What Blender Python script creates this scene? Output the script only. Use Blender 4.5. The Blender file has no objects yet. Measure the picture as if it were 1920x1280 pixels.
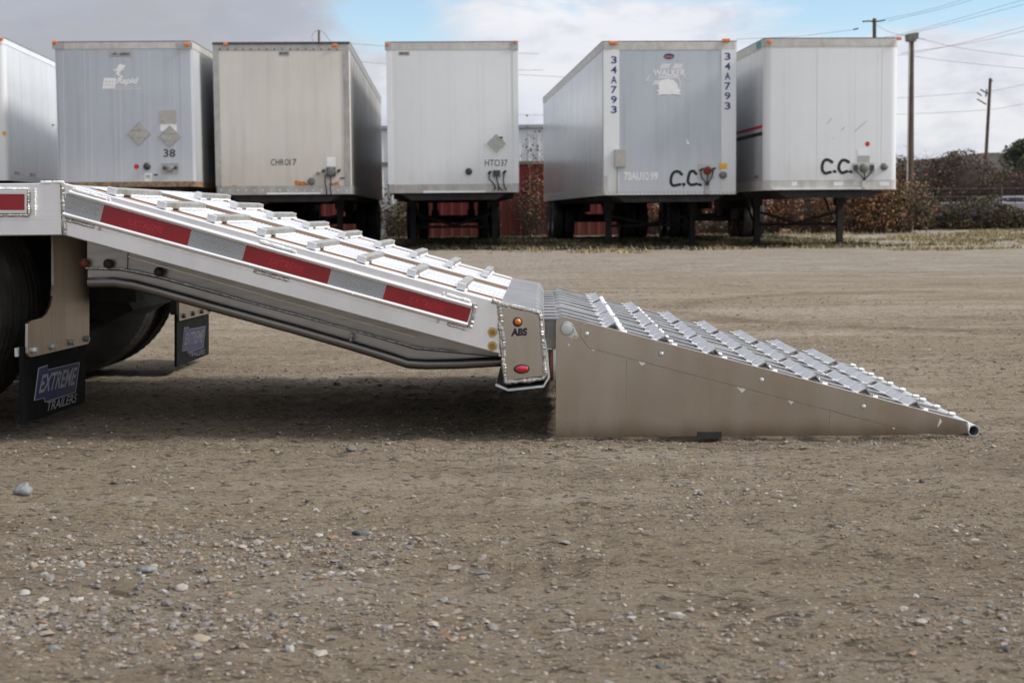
import bpy, bmesh, math, random
import numpy as np
from mathutils import Vector, Matrix

rnd = random.Random(7)
S = bpy.context.scene
C = S.collection
R = math.radians

# ------------------------------------------------------------------ camera
FPX = 2900.0                     # focal length in pixels of the 1920-wide photograph
CAM = Vector((0.0, 0.0, 0.70))
PITCH, ROLL = math.atan(240 / FPX), R(0.5)
Fv = Vector((0, math.cos(PITCH), -math.sin(PITCH)))
U0 = Vector((0, math.sin(PITCH), math.cos(PITCH)))
R0 = Vector((1, 0, 0))
Rv = R0 * math.cos(ROLL) - U0 * math.sin(ROLL)
Uv = U0 * math.cos(ROLL) + R0 * math.sin(ROLL)
cam = bpy.data.cameras.new("camera")
cam.sensor_width = 36.0
cam.lens = FPX / 1920 * 36
cam.clip_start, cam.clip_end = 0.1, 3000
cam.dof.use_dof = True
cam.dof.focus_distance = 5.0
cam.dof.aperture_fstop = 8.0
co = bpy.data.objects.new("camera", cam)
C.objects.link(co)
M = Matrix((Rv, Uv, -Fv)).transposed().to_4x4()
M.translation = CAM
co.matrix_world = M
S.camera = co

# ------------------------------------------------------------------ sky, sun, exposure
SUN_EL, SUN_AZ = R(40), R(97)   # azimuth from +Y (straight ahead) towards +X
sun_dir = Vector((math.sin(SUN_AZ) * math.cos(SUN_EL), math.cos(SUN_AZ) * math.cos(SUN_EL), math.sin(SUN_EL)))
W = bpy.data.worlds.new("World")
S.world = W
W.use_nodes = True
nt = W.node_tree
nt.nodes.clear()


def nd(t, typ, x=0, y=0, **kw):
    n = t.nodes.new(typ)
    n.location = (x, y)
    for k, v in kw.items():
        setattr(n, k, v)
    return n


def lk(t, a, b):
    t.links.new(a, b)


def mth(t, op, a, b=None, clamp=False):
    n = t.nodes.new("ShaderNodeMath")
    n.operation = op
    n.use_clamp = clamp
    for i, v in enumerate((a, b)):
        if v is None:
            continue
        if isinstance(v, (int, float)):
            n.inputs[i].default_value = v
        else:
            t.links.new(v, n.inputs[i])
    return n.outputs[0]


def mixc(t, fac, a, b, blend="MIX"):
    n = t.nodes.new("ShaderNodeMix")
    n.data_type = "RGBA"
    n.blend_type = blend
    for sock, v in ((n.inputs[0], fac), (n.inputs[6], a), (n.inputs[7], b)):
        if isinstance(v, (int, float)):
            sock.default_value = v
        elif isinstance(v, (tuple, list)):
            sock.default_value = (*v[:3], 1)
        else:
            t.links.new(v, sock)
    return n.outputs[2]


def ramp(t, fac, p0, p1, smooth=True):
    n = t.nodes.new("ShaderNodeMapRange")
    n.interpolation_type = "SMOOTHSTEP" if smooth else "LINEAR"
    n.inputs[1].default_value, n.inputs[2].default_value = p0, p1
    t.links.new(fac, n.inputs[0])
    return n.outputs[0]


def noise(t, vec, scale, detail=4, rough=.55, dist=0.0):
    n = t.nodes.new("ShaderNodeTexNoise")
    n.inputs["Scale"].default_value = scale
    n.inputs["Detail"].default_value = detail
    n.inputs["Roughness"].default_value = rough
    n.inputs["Distortion"].default_value = dist
    if vec is not None:
        t.links.new(vec, n.inputs["Vector"])
    return n.outputs[0]


def mapping(t, vec, scale=(1, 1, 1), loc=(0, 0, 0)):
    n = t.nodes.new("ShaderNodeMapping")
    n.inputs["Scale"].default_value = scale
    n.inputs["Location"].default_value = loc
    t.links.new(vec, n.inputs["Vector"])
    return n.outputs[0]


sky = nd(nt, "ShaderNodeTexSky", sky_type="NISHITA", sun_disc=False)
sky.sun_elevation = SUN_EL
sky.sun_rotation = SUN_AZ
sky.air_density, sky.dust_density, sky.ozone_density = 1.0, 0.25, 2.2
bg_blue = nd(nt, "ShaderNodeBackground")
bg_blue.inputs[1].default_value = 0.12
lk(nt, sky.outputs[0], bg_blue.inputs[0])
tc = nd(nt, "ShaderNodeTexCoord")
dirv = tc.outputs["Generated"]
sep = nd(nt, "ShaderNodeSeparateXYZ")
lk(nt, dirv, sep.inputs[0])
# broken cloud: billows flattened towards the horizon, with two openings of blue
az = mth(nt, "DIVIDE", sep.outputs[0], mth(nt, "MAXIMUM", mth(nt, "ABSOLUTE", sep.outputs[1]), .15))
el = sep.outputs[2]
mv = mapping(nt, dirv, (9.0, 9.0, 26.0), (1.30, 0.35, 0.62))
n1 = noise(nt, mv, 1.0, 9, .62, .3)
n2 = noise(nt, mapping(nt, dirv, (2.6, 2.6, 9.0), (4.1, 2.2, 0.3)), 1.0, 5, .5, .2)


def opening(a0, e0, wa, we, depth):
    qa = mth(nt, "POWER", mth(nt, "ABSOLUTE", mth(nt, "DIVIDE", mth(nt, "SUBTRACT", az, a0), wa)), 2.0)
    qe = mth(nt, "POWER", mth(nt, "ABSOLUTE", mth(nt, "DIVIDE", mth(nt, "SUBTRACT", el, e0), we)), 2.0)
    return mth(nt, "MULTIPLY", mth(nt, "EXPONENT", mth(nt, "MULTIPLY", mth(nt, "ADD", qa, qe), -1.0)), depth)


cov = mth(nt, "ADD", n1, .20)
for o_ in (opening(.275, .148, .165, .036, .78), opening(-.080, .130, .044, .024, .36), opening(.06, .055, .05, .02, .16)):
    cov = mth(nt, "SUBTRACT", cov, o_)
cover = ramp(nt, cov, 0.36, 0.62)
# shade of the cloud: slate grey bases to the left, bright white to the right
dk = mth(nt, "ADD", mth(nt, "MULTIPLY", sep.outputs[0], -2.1), mth(nt, "MULTIPLY", mth(nt, "SUBTRACT", n2, .5), 1.5))
dk = mth(nt, "ADD", dk, mth(nt, "MULTIPLY", mth(nt, "MINIMUM", sep.outputs[2], .14), 2.6))
dark = ramp(nt, dk, 0.30, 0.74)
ccol = mixc(nt, dark, (0.71, 0.71, 0.73), (0.315, 0.318, 0.335))
ccol = mixc(nt, mth(nt, "MULTIPLY", ramp(nt, n2, .40, .62), .85), ccol, mixc(nt, 0.45, ccol, (0.50, 0.54, 0.66)))
n3 = noise(nt, mapping(nt, dirv, (16, 16, 42), (2.2, .7, 3.1)), 1.0, 6, .6, .4)
ccol = mixc(nt, mth(nt, "MULTIPLY", ramp(nt, n3, .44, .66), .55), ccol, mixc(nt, .55, ccol, (0.30, 0.32, 0.40)))
bg_cloud = nd(nt, "ShaderNodeBackground")
# an overcast sky brightens towards the zenith
lk(nt, mth(nt, "ADD", mth(nt, "MULTIPLY", mth(nt, "MAXIMUM", sep.outputs[2], 0.0), 0.9), 0.88), bg_cloud.inputs[1])
lk(nt, ccol, bg_cloud.inputs[0])
mx = nd(nt, "ShaderNodeMixShader")
lk(nt, cover, mx.inputs[0])
lk(nt, bg_blue.outputs[0], mx.inputs[1])
lk(nt, bg_cloud.outputs[0], mx.inputs[2])
wo = nd(nt, "ShaderNodeOutputWorld")
lk(nt, mx.outputs[0], wo.inputs[0])

sl = bpy.data.lights.new("sun", "SUN")
sl.energy = 2.4
sl.angle = R(12)
sl.color = (1.0, 0.955, 0.89)
so = bpy.data.objects.new("sun", sl)
so.rotation_euler = (-sun_dir).to_track_quat("-Z", "Y").to_euler()
so.location = (0, 0, 30)
C.objects.link(so)

S.view_settings.view_transform = "Standard"
S.view_settings.look = "None"
S.view_settings.gamma = 1.0
S.view_settings.use_curve_mapping = False
S.view_settings.exposure = 0.40


# ------------------------------------------------------------------ helpers
def ray(px, py):
    return (Fv + Rv * ((px - 960) / FPX) + Uv * ((640 - py) / FPX)).normalized()


def hit(px, py, p0, n):
    d = ray(px, py)
    t = (p0 - CAM).dot(n) / d.dot(n)
    return CAM + d * t


def at(px, py, Y):
    return hit(px, py, Vector((0, Y, 0)), Vector((0, 1, 0)))


def ground_at(px, py, z=0.0):
    return hit(px, py, Vector((0, 0, z)), Vector((0, 0, 1)))


class Frame:
    """an upright local frame: x along the face, y away from the camera, z up"""
    def __init__(s, origin, yaw):
        s.o = Vector(origin)
        s.yaw = yaw
        s.m = Matrix.Translation(s.o) @ Matrix.Rotation(yaw, 4, "Z")
        s.i = s.m.inverted()
        s.r = s.m.to_3x3()

    def _h(s, px, py, p, n):
        return s.i @ hit(px, py, s.m @ Vector(p), s.r @ Vector(n))

    def Y(s, px, py, y=0.0):
        return s._h(px, py, (0, y, 0), (0, 1, 0))

    def X(s, px, py, x):
        return s._h(px, py, (x, 0, 0), (1, 0, 0))


class G:
    """collects shapes and links them as ONE mesh object"""
    def __init__(s):
        s.v, s.f = [], []

    def add(s, v, f):
        b = len(s.v)
        s.v += [tuple(p) for p in v]
        s.f += [tuple(i + b for i in q) for q in f]
        return s

    def box(s, x0, x1, y0, y1, z0, z1):
        v = [(x0, y0, z0), (x1, y0, z0), (x1, y1, z0), (x0, y1, z0), (x0, y0, z1), (x1, y0, z1), (x1, y1, z1), (x0, y1, z1)]
        return s.add(v, [(0, 3, 2, 1), (4, 5, 6, 7), (0, 1, 5, 4), (1, 2, 6, 5), (2, 3, 7, 6), (3, 0, 4, 7)])

    def prism(s, poly, a0, a1, axis="y"):
        """polygon of (u,v) pushed along an axis: y: (x,z); x: (y,z); z: (x,y)"""
        n = len(poly)
        mk = {"y": lambda u, v, a: (u, a, v), "x": lambda u, v, a: (a, u, v), "z": lambda u, v, a: (u, v, a)}[axis]
        v = [mk(u, w, a0) for u, w in poly] + [mk(u, w, a1) for u, w in poly]
        f = [tuple(range(n)), tuple(range(2 * n - 1, n - 1, -1))]
        f += [(i, n + i, n + (i + 1) % n, (i + 1) % n) for i in range(n)]
        return s.add(v, f)

    def strip(s, pts, t, a0, a1, axis="y"):
        """an open polyline given thickness t, pushed along an axis"""
        L, Q = [], []
        for i, p in enumerate(pts):
            a = Vector(pts[max(i - 1, 0)])
            b = Vector(pts[min(i + 1, len(pts) - 1)])
            d = (b - a).normalized()
            nrm = Vector((-d.y, d.x)) * t / 2
            L.append((p[0] + nrm.x, p[1] + nrm.y))
            Q.append((p[0] - nrm.x, p[1] - nrm.y))
        n = len(pts)
        mk = {"y": lambda u, v, a: (u, a, v), "x": lambda u, v, a: (a, u, v), "z": lambda u, v, a: (u, v, a)}[axis]
        for i in range(n - 1):
            q = [L[i], L[i + 1], Q[i + 1], Q[i]]
            v = [mk(*p, a0) for p in q] + [mk(*p, a1) for p in q]
            s.add(v, [(0, 1, 2, 3), (7, 6, 5, 4), (0, 4, 5, 1), (2, 6, 7, 3), (1, 5, 6, 2), (3, 7, 4, 0)])
        return s

    def sweep(s, prof, path):
        """closed profile [(y,dz)] carried along [(x,z)] with upright cuts"""
        n = len(prof)
        v = [(x, y, z + dz) for x, z in path for y, dz in prof]
        f = [tuple(range(n)), tuple(range((len(path) - 1) * n + n - 1, (len(path) - 1) * n - 1, -1))]
        for k in range(len(path) - 1):
            f += [(k * n + i, (k + 1) * n + i, (k + 1) * n + (i + 1) % n, k * n + (i + 1) % n) for i in range(n)]
        return s.add(v, f)

    def tube(s, pts, r, n=8, cap=True):
        pts = [Vector(p) for p in pts]
        rs = r if isinstance(r, (list, tuple)) else [r] * len(pts)
        v, up = [], None
        for i, p in enumerate(pts):
            d = (pts[min(i + 1, len(pts) - 1)] - pts[max(i - 1, 0)])
            d = d.normalized() if d.length > 1e-9 else Vector((0, 0, 1))
            if up is None:
                up = d.orthogonal().normalized()
            up = (up - d * up.dot(d))
            up = up.normalized() if up.length > 1e-6 else d.orthogonal().normalized()
            w = d.cross(up)
            v += [p + (up * math.cos(2 * math.pi * k / n) + w * math.sin(2 * math.pi * k / n)) * rs[i] for k in range(n)]
        f = []
        for i in range(len(pts) - 1):
            f += [(i * n + k, i * n + (k + 1) % n, (i + 1) * n + (k + 1) % n, (i + 1) * n + k) for k in range(n)]
        if cap:
            f += [tuple(range(n - 1, -1, -1)), tuple(range((len(pts) - 1) * n, len(pts) * n))]
        return s.add(v, f)

    def disc(s, c, ax, r, h, n=16, ry=None, dome=0.0):
        """short cylinder from c along ax, optionally oval and domed"""
        c, ax = Vector(c), Vector(ax).normalized()
        u = ax.cross(Vector((0, 0, 1)))
        u = u.normalized() if u.length > 1e-4 else Vector((1, 0, 0))
        w = u.cross(ax) * -1
        ry = ry or r
        rings = [(1.0, 0.0), (1.0, h)]
        if dome:
            rings += [(.85, h + dome * .45), (.55, h + dome * .85)]
        v = []
        for sc, a in rings:
            v += [c + ax * a + (u * math.cos(2 * math.pi * k / n) * r + w * math.sin(2 * math.pi * k / n) * ry) * sc for k in range(n)]
        f = [tuple(range(n))]
        for i in range(len(rings) - 1):
            f += [(i * n + k, i * n + (k + 1) % n, (i + 1) * n + (k + 1) % n, (i + 1) * n + k) for k in range(n)]
        if dome:
            v.append(c + ax * (h + dome))
            b = (len(rings) - 1) * n
            f += [(b + k, b + (k + 1) % n, len(v) - 1) for k in range(n)]
        else:
            b = (len(rings) - 1) * n
            f.append(tuple(range(b, b + n)))
        return s.add(v, f)

    def revolve(s, prof, c, n=40, axis="y"):
        """closed profile [(a along the axis, radius)] turned about the axis through c"""
        m = len(prof)
        v = []
        for k in range(n):
            t = 2 * math.pi * k / n
            for a, r in prof:
                if axis == "y":
                    v.append((c[0] + r * math.cos(t), c[1] + a, c[2] + r * math.sin(t)))
                else:
                    v.append((c[0] + a, c[1] + r * math.cos(t), c[2] + r * math.sin(t)))
        f = [(k * m + i, k * m + (i + 1) % m, ((k + 1) % n) * m + (i + 1) % m, ((k + 1) % n) * m + i) for k in range(n) for i in range(m)]
        return s.add(v, f)

    def bead(s, pts, r, step=None, n=7):
        """a weld bead: lumpy tube with stacked ripples"""
        step = step or r * .42
        P = []
        for a, b in zip(pts[:-1], pts[1:]):
            a, b = Vector(a), Vector(b)
            k = max(1, int((b - a).length / step))
            P += [a.lerp(b, i / k) for i in range(k)]
        P.append(Vector(pts[-1]))
        Q, rs = [], []
        for i, p in enumerate(P):
            Q.append(p + Vector((rnd.uniform(-1, 1), 0, rnd.uniform(-1, 1))) * r * .12)
            rs.append(r * .88 * (0.84 + .10 * (i % 2) + .14 * math.sin(i * .37 + r * 900) + rnd.uniform(-.10, .14)))
        return s.tube(Q, rs, n)

    def obj(s, name, m, parent=None, smooth=False, bevel=0.0, seg=2):
        me = bpy.data.meshes.new(name)
        me.from_pydata(s.v, [], s.f)
        bm = bmesh.new()
        bm.from_mesh(me)
        bmesh.ops.recalc_face_normals(bm, faces=bm.faces)
        bm.to_mesh(me)
        bm.free()
        if m:
            me.materials.append(m)
        if smooth:
            me.polygons.foreach_set("use_smooth", [True] * len(me.polygons))
            me.set_sharp_from_angle(angle=R(38))
        o = bpy.data.objects.new(name, me)
        C.objects.link(o)
        if parent:
            o.parent = parent
        if bevel:
            b = o.modifiers.new("bevel", "BEVEL")
            b.width, b.segments, b.limit_method, b.angle_limit = bevel, seg, "ANGLE", R(35)
        return o


def tag(o, label=None, cat=None, group=None, kind=None):
    for k, v in (("label", label), ("category", cat), ("group", group), ("kind", kind)):
        if v:
            o[k] = v
    return o


def thing(name, frame_or_loc, label, cat, group=None, yaw=0.0):
    o = bpy.data.objects.new(name, None)
    C.objects.link(o)
    if isinstance(frame_or_loc, Frame):
        o.location, o.rotation_euler = frame_or_loc.o, (0, 0, frame_or_loc.yaw)
    else:
        o.location, o.rotation_euler = frame_or_loc, (0, 0, yaw)
    o.empty_display_size = .2
    return tag(o, label, cat, group)


def copy_tree(o, parent=None):
    c = o.copy()
    C.objects.link(c)
    if parent:
        c.parent = parent
    for ch in [x for x in bpy.data.objects if x.parent == o]:
        copy_tree(ch, c)
    return c


_tx = {}


def text_tris(txt, bold=0.0, shear=0.0):
    """outline of a word fitted to the unit square"""
    key = (txt, bold, shear)
    if key not in _tx:
        cu = bpy.data.curves.new("lettering", "FONT")
        cu.body = txt
        cu.offset = bold
        cu.shear = shear
        cu.resolution_u = 4
        ob = bpy.data.objects.new("lettering", cu)
        C.objects.link(ob)
        dg = bpy.context.evaluated_depsgraph_get()
        me = bpy.data.meshes.new_from_object(ob.evaluated_get(dg))
        v = [p.co.copy() for p in me.vertices]
        f = [tuple(p.vertices) for p in me.polygons]
        x0, x1 = min(p.x for p in v), max(p.x for p in v)
        y0, y1 = min(p.y for p in v), max(p.y for p in v)
        _tx[key] = ([((p.x - x0) / (x1 - x0), (p.y - y0) / (y1 - y0)) for p in v], f)
        bpy.data.objects.remove(ob)
        bpy.data.curves.remove(cu)
        bpy.data.meshes.remove(me)
    return _tx[key]


def lettering(txt, quad, m, parent, off, bold=0.0, shear=0.0, name="lettering"):
    """a word laid over a quad bl, br, tr, tl and lifted by the vector off"""
    v, f = text_tris(txt, bold, shear)
    bl, br, tr, tl = [Vector(q) + Vector(off) for q in quad]
    g = G()
    g.add([bl * (1 - u) * (1 - w) + br * u * (1 - w) + tr * u * w + tl * (1 - u) * w for u, w in v], f)
    me_o = g.obj(name, m, parent)
    return me_o


def resample(ctrl, n):
    """Catmull-Rom through 2-D points"""
    P = [Vector(p) for p in ctrl]
    P = [P[0] * 2 - P[1]] + P + [P[-1] * 2 - P[-2]]
    out = []
    for i in range(1, len(P) - 2):
        for k in range(n):
            t = k / n
            a, b, c, d = P[i - 1], P[i], P[i + 1], P[i + 2]
            out.append(.5 * ((2 * b) + (c - a) * t + (2 * a - 5 * b + 4 * c - d) * t * t + (3 * b - a - 3 * c + d) * t ** 3))
    out.append(P[-2])
    return out


# ------------------------------------------------------------------ materials
def mat(name, base, rough=.5, metal=0.0, var=.12, vs=3.0, streak=0.0, sscale=(9, 9, .5), bump=0.0, bs=60.0,
        rvar=.1, spot=None, spots=(.6, .75), sps=5.0, spec=None, aniso=None, coat=0.0, bmap=None, grime=None):
    m = bpy.data.materials.new(name)
    m.use_nodes = True
    t = m.node_tree
    b = t.nodes["Principled BSDF"]
    b.inputs["Metallic"].default_value = metal
    b.inputs["Coat Weight"].default_value = coat
    if spec is not None:
        b.inputs["Specular IOR Level"].default_value = spec
    oc = t.nodes.new("ShaderNodeTexCoord").outputs["Object"]
    n = noise(t, oc, vs, 5, .6)
    lo = tuple(max(0, c * (1 - var)) for c in base)
    hi = tuple(min(1, c * (1 + var)) for c in base)
    col = mixc(t, ramp(t, n, .3, .7), lo, hi)
    if streak:
        st = noise(t, mapping(t, oc, sscale), 1.0, 6, .65)
        col = mixc(t, mth(t, "MULTIPLY", ramp(t, st, .45, .75), streak), col, tuple(c * .45 for c in base))
    if grime:
        gcol, amt, zlo, zhi = grime
        sz = t.nodes.new("ShaderNodeSeparateXYZ")
        t.links.new(oc, sz.inputs[0])
        g2 = mth(t, "ADD", sz.outputs[2], mth(t, "MULTIPLY", noise(t, mapping(t, oc, (7, 7, 1.2)), 1.0, 5), -.9 * (zhi - zlo)))
        fac = mth(t, "MULTIPLY", ramp(t, g2, zhi - .45 * (zhi - zlo), zlo - .45 * (zhi - zlo)), amt)
        col = mixc(t, fac, col, gcol)
    if spot:
        sp = noise(t, oc, sps, 6, .7)
        col = mixc(t, ramp(t, sp, *spots), col, spot)
    t.links.new(col, b.inputs["Base Color"])
    rn = noise(t, mapping(t, oc, sscale) if streak or bmap else oc, 2.0 if (streak or bmap) else vs * 2.5, 5, .6)
    rr = t.nodes.new("ShaderNodeMapRange")
    rr.inputs[1].default_value, rr.inputs[2].default_value = .25, .75
    rr.inputs[3].default_value, rr.inputs[4].default_value = max(.02, rough - rvar), min(1, rough + rvar)
    t.links.new(rn, rr.inputs[0])
    t.links.new(rr.outputs[0], b.inputs["Roughness"])
    if bump:
        bn = t.nodes.new("ShaderNodeBump")
        bn.inputs["Strength"].default_value = bump
        bn.inputs["Distance"].default_value = .004
        bv = mapping(t, oc, bmap) if bmap else oc
        t.links.new(noise(t, bv, bs if not bmap else 1.0, 4, .6), bn.inputs["Height"])
        t.links.new(bn.outputs[0], b.inputs["Normal"])
    return m


MT = {}
MT["rail"] = mat("extruded_aluminium", (.92, .925, .94), .34, .85, .06, 4, streak=.16, sscale=(14, 30, 2.5), bump=.05, bmap=(4, 200, 420), rvar=.07, spot=(.50, .46, .42), spots=(.66, .80), sps=7)
MT["lip"] = mat("polished_lip_aluminium", (.88, .88, .88), .30, 1.0, .05, 5, rvar=.08)
MT["deckalu"] = mat("deck_plank_aluminium", (.74, .745, .765), .42, .75, .05, 3, bump=.10, bs=240, rvar=.08)
MT["plate"] = mat("brushed_aluminium_plate", (.56, .525, .48), .24, 1.0, .07, 2.2, streak=.07, sscale=(26, 26, 1.2), bump=.03, bmap=(300, 300, 6), rvar=.05, spot=(.70, .68, .66), spots=(.66, .74), sps=9)
MT["plate2"] = mat("smooth_aluminium_plate", (.585, .545, .50), .20, 1.0, .06, 1.3, streak=.14, sscale=(5, 5, 1.0), bump=.35, bmap=(2.2, 2.2, 1.2), rvar=.06, grime=((.20, .155, .11), .75, -.01, .07), spot=(.44, .42, .39), spots=(.66, .82), sps=2.6)
MT["bar"] = mat("mill_aluminium_bar", (.66, .655, .65), .33, 1.0, .16, 7, streak=.25, sscale=(5, 50, 50), rvar=.12)
MT["cleat"] = mat("aluminium_angle", (.52, .53, .55), .40, 1.0, .08, 9, rvar=.1, streak=.1, sscale=(40, 6, 40))
MT["cleat2"] = mat("cast_grey_cleat_bar", (.34, .34, .325), .62, .6, .18, 25, spot=(.16, .15, .13), spots=(.64, .72), sps=40, bump=.25, bs=160)
MT["cap"] = mat("scuffed_end_cap", (.27, .262, .258), .36, 1.0, .25, 4, streak=.75, sscale=(3, 26, 26), rvar=.12)
MT["weld"] = mat("weld_bead_metal", (.48, .465, .44), .42, .9, .35, 90, spot=(.08, .07, .06), spots=(.60, .72), sps=120, bump=.3, bs=300)
MT["weldw"] = mat("bright_weld_metal", (.80, .80, .79), .5, .35, .10, 80, spot=(.25, .24, .22), spots=(.66, .74), sps=110, bump=.3, bs=260)
MT["steel"] = mat("dark_frame_aluminium", (.36, .345, .325), .36, 1.0, .10, 3, streak=.25, sscale=(4, 20, 40), rvar=.08)
MT["tube"] = mat("dull_round_tube", (.20, .19, .178), .36, 1.0, .12, 3, rvar=.08)
MT["zinc"] = mat("galvanised_zinc", (.58, .63, .63), .42, .6, .10, 20, rvar=.1)
MT["gold"] = mat("yellow_zinc", (.62, .47, .22), .38, 1.0, .15, 60, rvar=.1)
MT["bronze"] = mat("worn_bronze_head", (.36, .22, .09), .42, 1.0, .2, 60)
MT["wood"] = mat("hardwood_strip", (.185, .085, .032), .8, 0, .18, 2, streak=.35, sscale=(2, 60, 60), bump=.1, bs=80, spot=(.42, .33, .25), spots=(.62, .75), sps=3, spec=.08)
MT["woodgrey"] = mat("weathered_hardwood", (.150, .098, .064), .85, 0, .18, 2, streak=.35, sscale=(2, 60, 60), bump=.1, bs=80, spec=.08)
MT["red"] = mat("red_retroreflector", (.26, .006, .012), .32, 0, .10, 6, rvar=.05, coat=.3)
MT["rubber"] = mat("black_rubber", (.022, .022, .022), .6, 0, .25, 12, rvar=.12, spot=(.06, .055, .05), spots=(.6, .8), sps=8)
MT["tyre"] = mat("tyre_rubber", (.030, .028, .026), .72, 0, .3, 9, rvar=.1, spot=(.075, .068, .06), spots=(.55, .8), sps=6)
MT["flap"] = mat("mud_flap_rubber", (.0065, .0065, .007), .7, 0, .2, 9, rvar=.08, spec=.08)
MT["flapbr"] = mat("brushed_flap_bracket", (.44, .385, .33), .36, 1.0, .06, 3, streak=.30, sscale=(2, 60, 1.5), rvar=.08)
MT["black"] = mat("black_paint", (.012, .012, .012), .55, 0, .3, 6, rvar=.1)
MT["chassis"] = mat("dirty_black_chassis", (.018, .016, .015), .75, 0, .4, 5, spot=(.05, .03, .02), spots=(.58, .75), sps=4)
MT["ink"] = mat("black_vinyl_letter", (.012, .012, .014), .5, 0, .1)
MT["blue"] = mat("blue_print", (.006, .014, .095), .5, 0, .1)
MT["fadedgrey"] = mat("faded_grey_print", (.07, .07, .09), .6, 0, .2, 60)
MT["fadedblue"] = mat("faded_blue_print", (.012, .016, .045), .6, 0, .2, 60)
MT["navy"] = mat("navy_vinyl_letter", (.02, .03, .17), .5, 0, .1)
MT["greyprint"] = mat("grey_print", (.30, .31, .35), .5, 0, .12, 30)
MT["spray"] = mat("black_spray_paint", (.014, .014, .015), .7, 0, .3, 12, spot=(.06, .06, .06), spots=(.6, .8), sps=14)
MT["amber"] = mat("amber_lens", (.70, .17, .012), .25, 0, .12, 40, coat=.4)
MT["redlens"] = mat("red_lens", (.50, .012, .03), .22, 0, .12, 60, coat=.5)
MT["reddot"] = mat("red_sticker", (.50, .015, .015), .5, 0, .1)
MT["yellow"] = mat("amber_sticker", (.72, .38, .02), .5, 0, .15, 12)
MT["sticker"] = mat("white_sticker", (.74, .75, .76), .5, 0, .06, 12)
MT["greyst"] = mat("faded_grey_placard", (.40, .39, .37), .45, .3, .12, 12)
MT["vent"] = mat("dark_vent_plastic", (.035, .045, .04), .5, 0, .2, 20)
MT["ventg"] = mat("grey_vent_cap", (.15, .16, .15), .55, .3, .2, 20)
MT["ghost"] = mat("ghost_lettering", (.78, .79, .80), .5, 0, .06, 8)
MT["ghost2"] = mat("faint_ghost_lettering", (.63, .645, .66), .5, 0, .06, 8)
MT["teal"] = mat("teal_badge", (.02, .25, .22), .5)
MT["grit"] = mat("rusty_grit_edge", (.20, .14, .09), .8, 0, .5, 14, spot=(.45, .16, .035), spots=(.52, .62), sps=9)
MT["rust"] = mat("rust_stain", (.42, .17, .045), .8, 0, .35, 18, spot=(.28, .10, .03), spots=(.5, .65), sps=12)
DIRT = (.22, .19, .15)
MT["t_white"] = mat("white_gelcoat_sheet", (.70, .725, .74), .38, 0, .03, .8, streak=.05, sscale=(7, 7, .35), grime=(DIRT, .25, 1.0, 2.0), spot=(.42, .42, .41), spots=(.74, .80), sps=6)
MT["t_cream"] = mat("cream_weathered_sheet", (.60, .575, .53), .5, 0, .05, .9, streak=.22, sscale=(6, 6, .3), grime=((.33, .27, .19), .35, 1.0, 2.2), spot=(.30, .27, .22), spots=(.70, .78), sps=3.2)
MT["t_grey"] = mat("dull_aluminium_front_sheet", (.45, .485, .53), .42, .35, .05, .8, streak=.20, sscale=(8, 8, .25), rvar=.06, grime=((.62, .63, .65), .5, 1.0, 2.3))
MT["t_side"] = mat("glossy_white_side_sheet", (.62, .645, .67), .22, 0, .06, .6, streak=.25, sscale=(.01, 5, .3), bump=.04, bmap=(1, 3, .2), rvar=.05, spec=.8, grime=((.20, .18, .16), .30, .9, 3.0))
MT["t_sidedirty"] = mat("dirty_grey_side_sheet", (.34, .33, .31), .34, 0, .15, .7, streak=.75, sscale=(.01, 3.0, .22), rvar=.08, spec=.6, grime=((.07, .06, .05), .8, .9, 4.2))
MT["t_rail"] = mat("dull_aluminium_rail", (.42, .41, .39), .45, .7, .12, 5, streak=.35, sscale=(6, 6, 2), spot=(.16, .13, .10), spots=(.62, .75), sps=5)
MT["t_cap"] = mat("weathered_white_rail", (.52, .51, .48), .5, .1, .1, 5, streak=.45, sscale=(5, 5, 1.0), spot=(.25, .22, .17), spots=(.62, .76), sps=4)
MT["t_dark"] = mat("dark_roof_edge", (.075, .07, .065), .6, .2, .3, 6)
MT["rivet"] = mat("rivet_metal", (.55, .56, .57), .4, .5, .15, 20)
MT["conc"] = mat("weathered_timber_pole", (.095, .068, .048), .85, 0, .25, 3, streak=.5, sscale=(12, 12, .4), bump=.3, bs=30)
MT["pipe"] = mat("pale_conduit", (.55, .54, .50), .5, .3, .1)
MT["wire"] = mat("overhead_wire", (.10, .10, .11), .6, 0, .1)
MT["redwall"] = mat("red_steel_siding", (.15, .011, .009), .6, 0, .18, 1.2, streak=.35, sscale=(4, 4, .4), grime=((.12, .04, .03), .6, 0, 1.6))
MT["whitewall"] = mat("white_steel_siding", (.66, .70, .72), .5, 0, .05, 1.0, streak=.15, sscale=(4, 4, .3))
MT["trim"] = mat("stained_wall_trim", (.20, .19, .15), .7, 0, .25, 2)
MT["gutter"] = mat("grey_gutter", (.35, .36, .38), .5, .2, .1)
MT["roofgrey"] = mat("grey_roof_metal", (.15, .14, .14), .6, .1, .2, 1)
MT["twig"] = mat("bare_twig_bark", (.055, .035, .026), .85, 0, .4, 3)
MT["mound"] = mat("leaf_litter", (.030, .021, .015), .9, 0, .4, 5)
MT["pickup"] = mat("silver_lilac_car_paint", (.30, .285, .32), .3, .3, .08, 4, coat=.4)
MT["glass"] = mat("dark_window_glass", (.010, .014, .028), .08, 0, .1)
MT["rim"] = mat("dull_rim_steel", (.30, .30, .30), .5, .8, .15, 6)
MT["polish"] = mat("grinder_polish_mark", (.90, .89, .86), .45, .8, .1, 30)


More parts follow.
